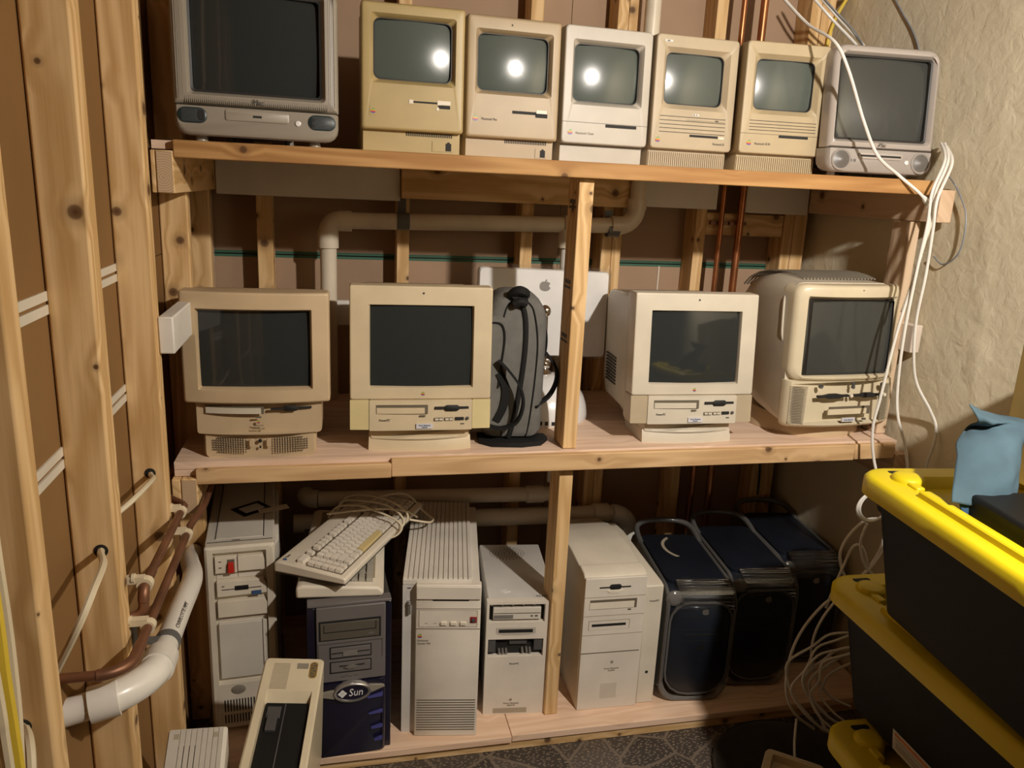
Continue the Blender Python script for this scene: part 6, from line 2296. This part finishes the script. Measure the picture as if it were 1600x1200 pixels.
cable('signal_wire', 'grey wire loop sticking out below the end of the upper shelf', [(1.452, -.012, 1.612), (1.494, .01, 1.593), (1.494, -.020, 1.560), (1.494, -.048, 1.516), (1.494, -.056, 1.458), (1.494, -.044, 1.409), (1.494, .000, 1.380), (1.494, .040, 1.398)], .0022, 'grey_wire')

# tangled coil at the lower right
random.seed(21)
pts = []
for k in range(7 * 14):
    a = 2 * math.pi * k / 14
    tr = k // 14
    rx, rz = .185 + random.uniform(-.02, .02) - .010 * tr, .165 - .012 * tr + random.uniform(-.010, .010)
    x = 1.29 + rx * math.cos(a + .2) + .004 * tr
    z = .205 + rz * math.sin(a) - .004 * tr
    if z < .062:
        z = .062 + .03 * (z - .062) + .004 * (tr % 4)
    pts.append((x, -.150 - .012 * (tr % 4) + random.uniform(-.005, .005) - .05 * max(0, -math.sin(a)), max(.056, z)))
cable('cable_coil', 'tangled coil of white cable heaped beside the bins in front of the dark towers', pts, .0036, 'white_cable', sub=4, n=6)
pts = []
for k in range(2 * 12):
    a = 2 * math.pi * k / 12
    pts.append((1.275 + .048 * math.cos(a + 1.2) + .01 * (k // 12), -.155 + .003 * k / 12, .742 + .042 * math.sin(a + 1.2)))
pts += [(1.34, -.15, .66), (1.33, -.15, .60), (1.28, -.15, .53), (1.20, -.15, .45), (1.16, -.15, .36), (1.17, -.15, .26), (1.23, -.16, .17), (1.30, -.17, .13)]
cable('network_cable', 'white cable tied in a small loop under the top bin lid', pts, .0036, 'white_cable', GW, sub=5)
cable('network_cable', 'white cable arching up behind the middle bin lid', [(1.198, -.13, .431), (1.229, -.13, .547), (1.256, -.13, .618), (1.297, -.13, .590), (1.35, -.13, .439), (1.38, -.13, .36)], .0036, 'white_cable', GW)
cable('network_cable', 'white cable bending from the small loop down behind the middle bin', [(1.256, -.165, .700), (1.250, -.16, .640), (1.289, -.15, .560), (1.37, -.145, .500)], .0036, 'white_cable', GW)
cable('network_cable', 'loose white cable end trailing over the dark mat to the lowest lid', [(1.13, -.17, .11), (1.10, -.22, .06), (1.08, -.28, .022), (1.10, -.34, .020)], .0036, 'white_cable', GW)
cable('power_cable', 'black flex hanging behind the shadowed tower under the middle shelf', [(1.295, .45, .80), (1.29, .46, .72), (1.31, .47, .62), (1.315, .47, .52)], .004, 'black')

# house wiring on the left wall
GR = 'cream house wiring on the left wall'
cable('house_wire', 'cream wire leaving a drilled hole in the stud nearest the shelf', [(-.512, -.150, .918), (-.510, -.20, .921), (-.492, -.26, .935), (-.486, -.335, .950), (-.50, -.40, .945), (-.535, -.44, .92), (-.565, -.45, .88)], .0052, 'cream_cable', GR)
cable('house_wire', 'cream wire bowing from a drilled hole in the middle stud', [(-.505, -.53, .928), (-.504, -.586, .937), (-.475, -.68, .960), (-.465, -.765, .965), (-.475, -.80, .935), (-.505, -.79, .875), (-.545, -.76, .800)], .0055, 'cream_cable', GR)
cable('house_wire', 'cream wire dropping from a hole in the stud at the left margin', [(-.515, -.88, .862), (-.514, -.916, .864), (-.490, -.965, .895), (-.470, -1.01, .910), (-.462, -1.035, .890), (-.462, -1.06, .82)], .0055, 'cream_cable', GR)
cable('house_wire', 'cream wire running down in front of the stud at the left margin', [(-.47, -1.03, 1.40), (-.462, -1.052, 1.20), (-.46, -1.053, 1.095), (-.46, -1.053, 1.037), (-.46, -1.056, .978), (-.46, -1.067, .90), (-.46, -1.07, .80)], .0058, 'cream_cable', GR)
cable('house_wire', 'yellow wire running down at the left margin', [(-.46, -1.08, 1.30), (-.452, -1.091, 1.117), (-.45, -1.096, 1.058), (-.45, -1.093, .998), (-.45, -1.091, .936), (-.45, -1.09, .84)], .0065, 'yellow_cable', GR)
cable('house_wire', 'cream wire outside the yellow one at the very left edge', [(-.45, -1.13, 1.25), (-.44, -1.137, 1.057), (-.44, -1.136, 1.016), (-.44, -1.134, .967), (-.44, -1.13, .86)], .0055, 'cream_cable', GR)
bpy.context.view_layer.update()
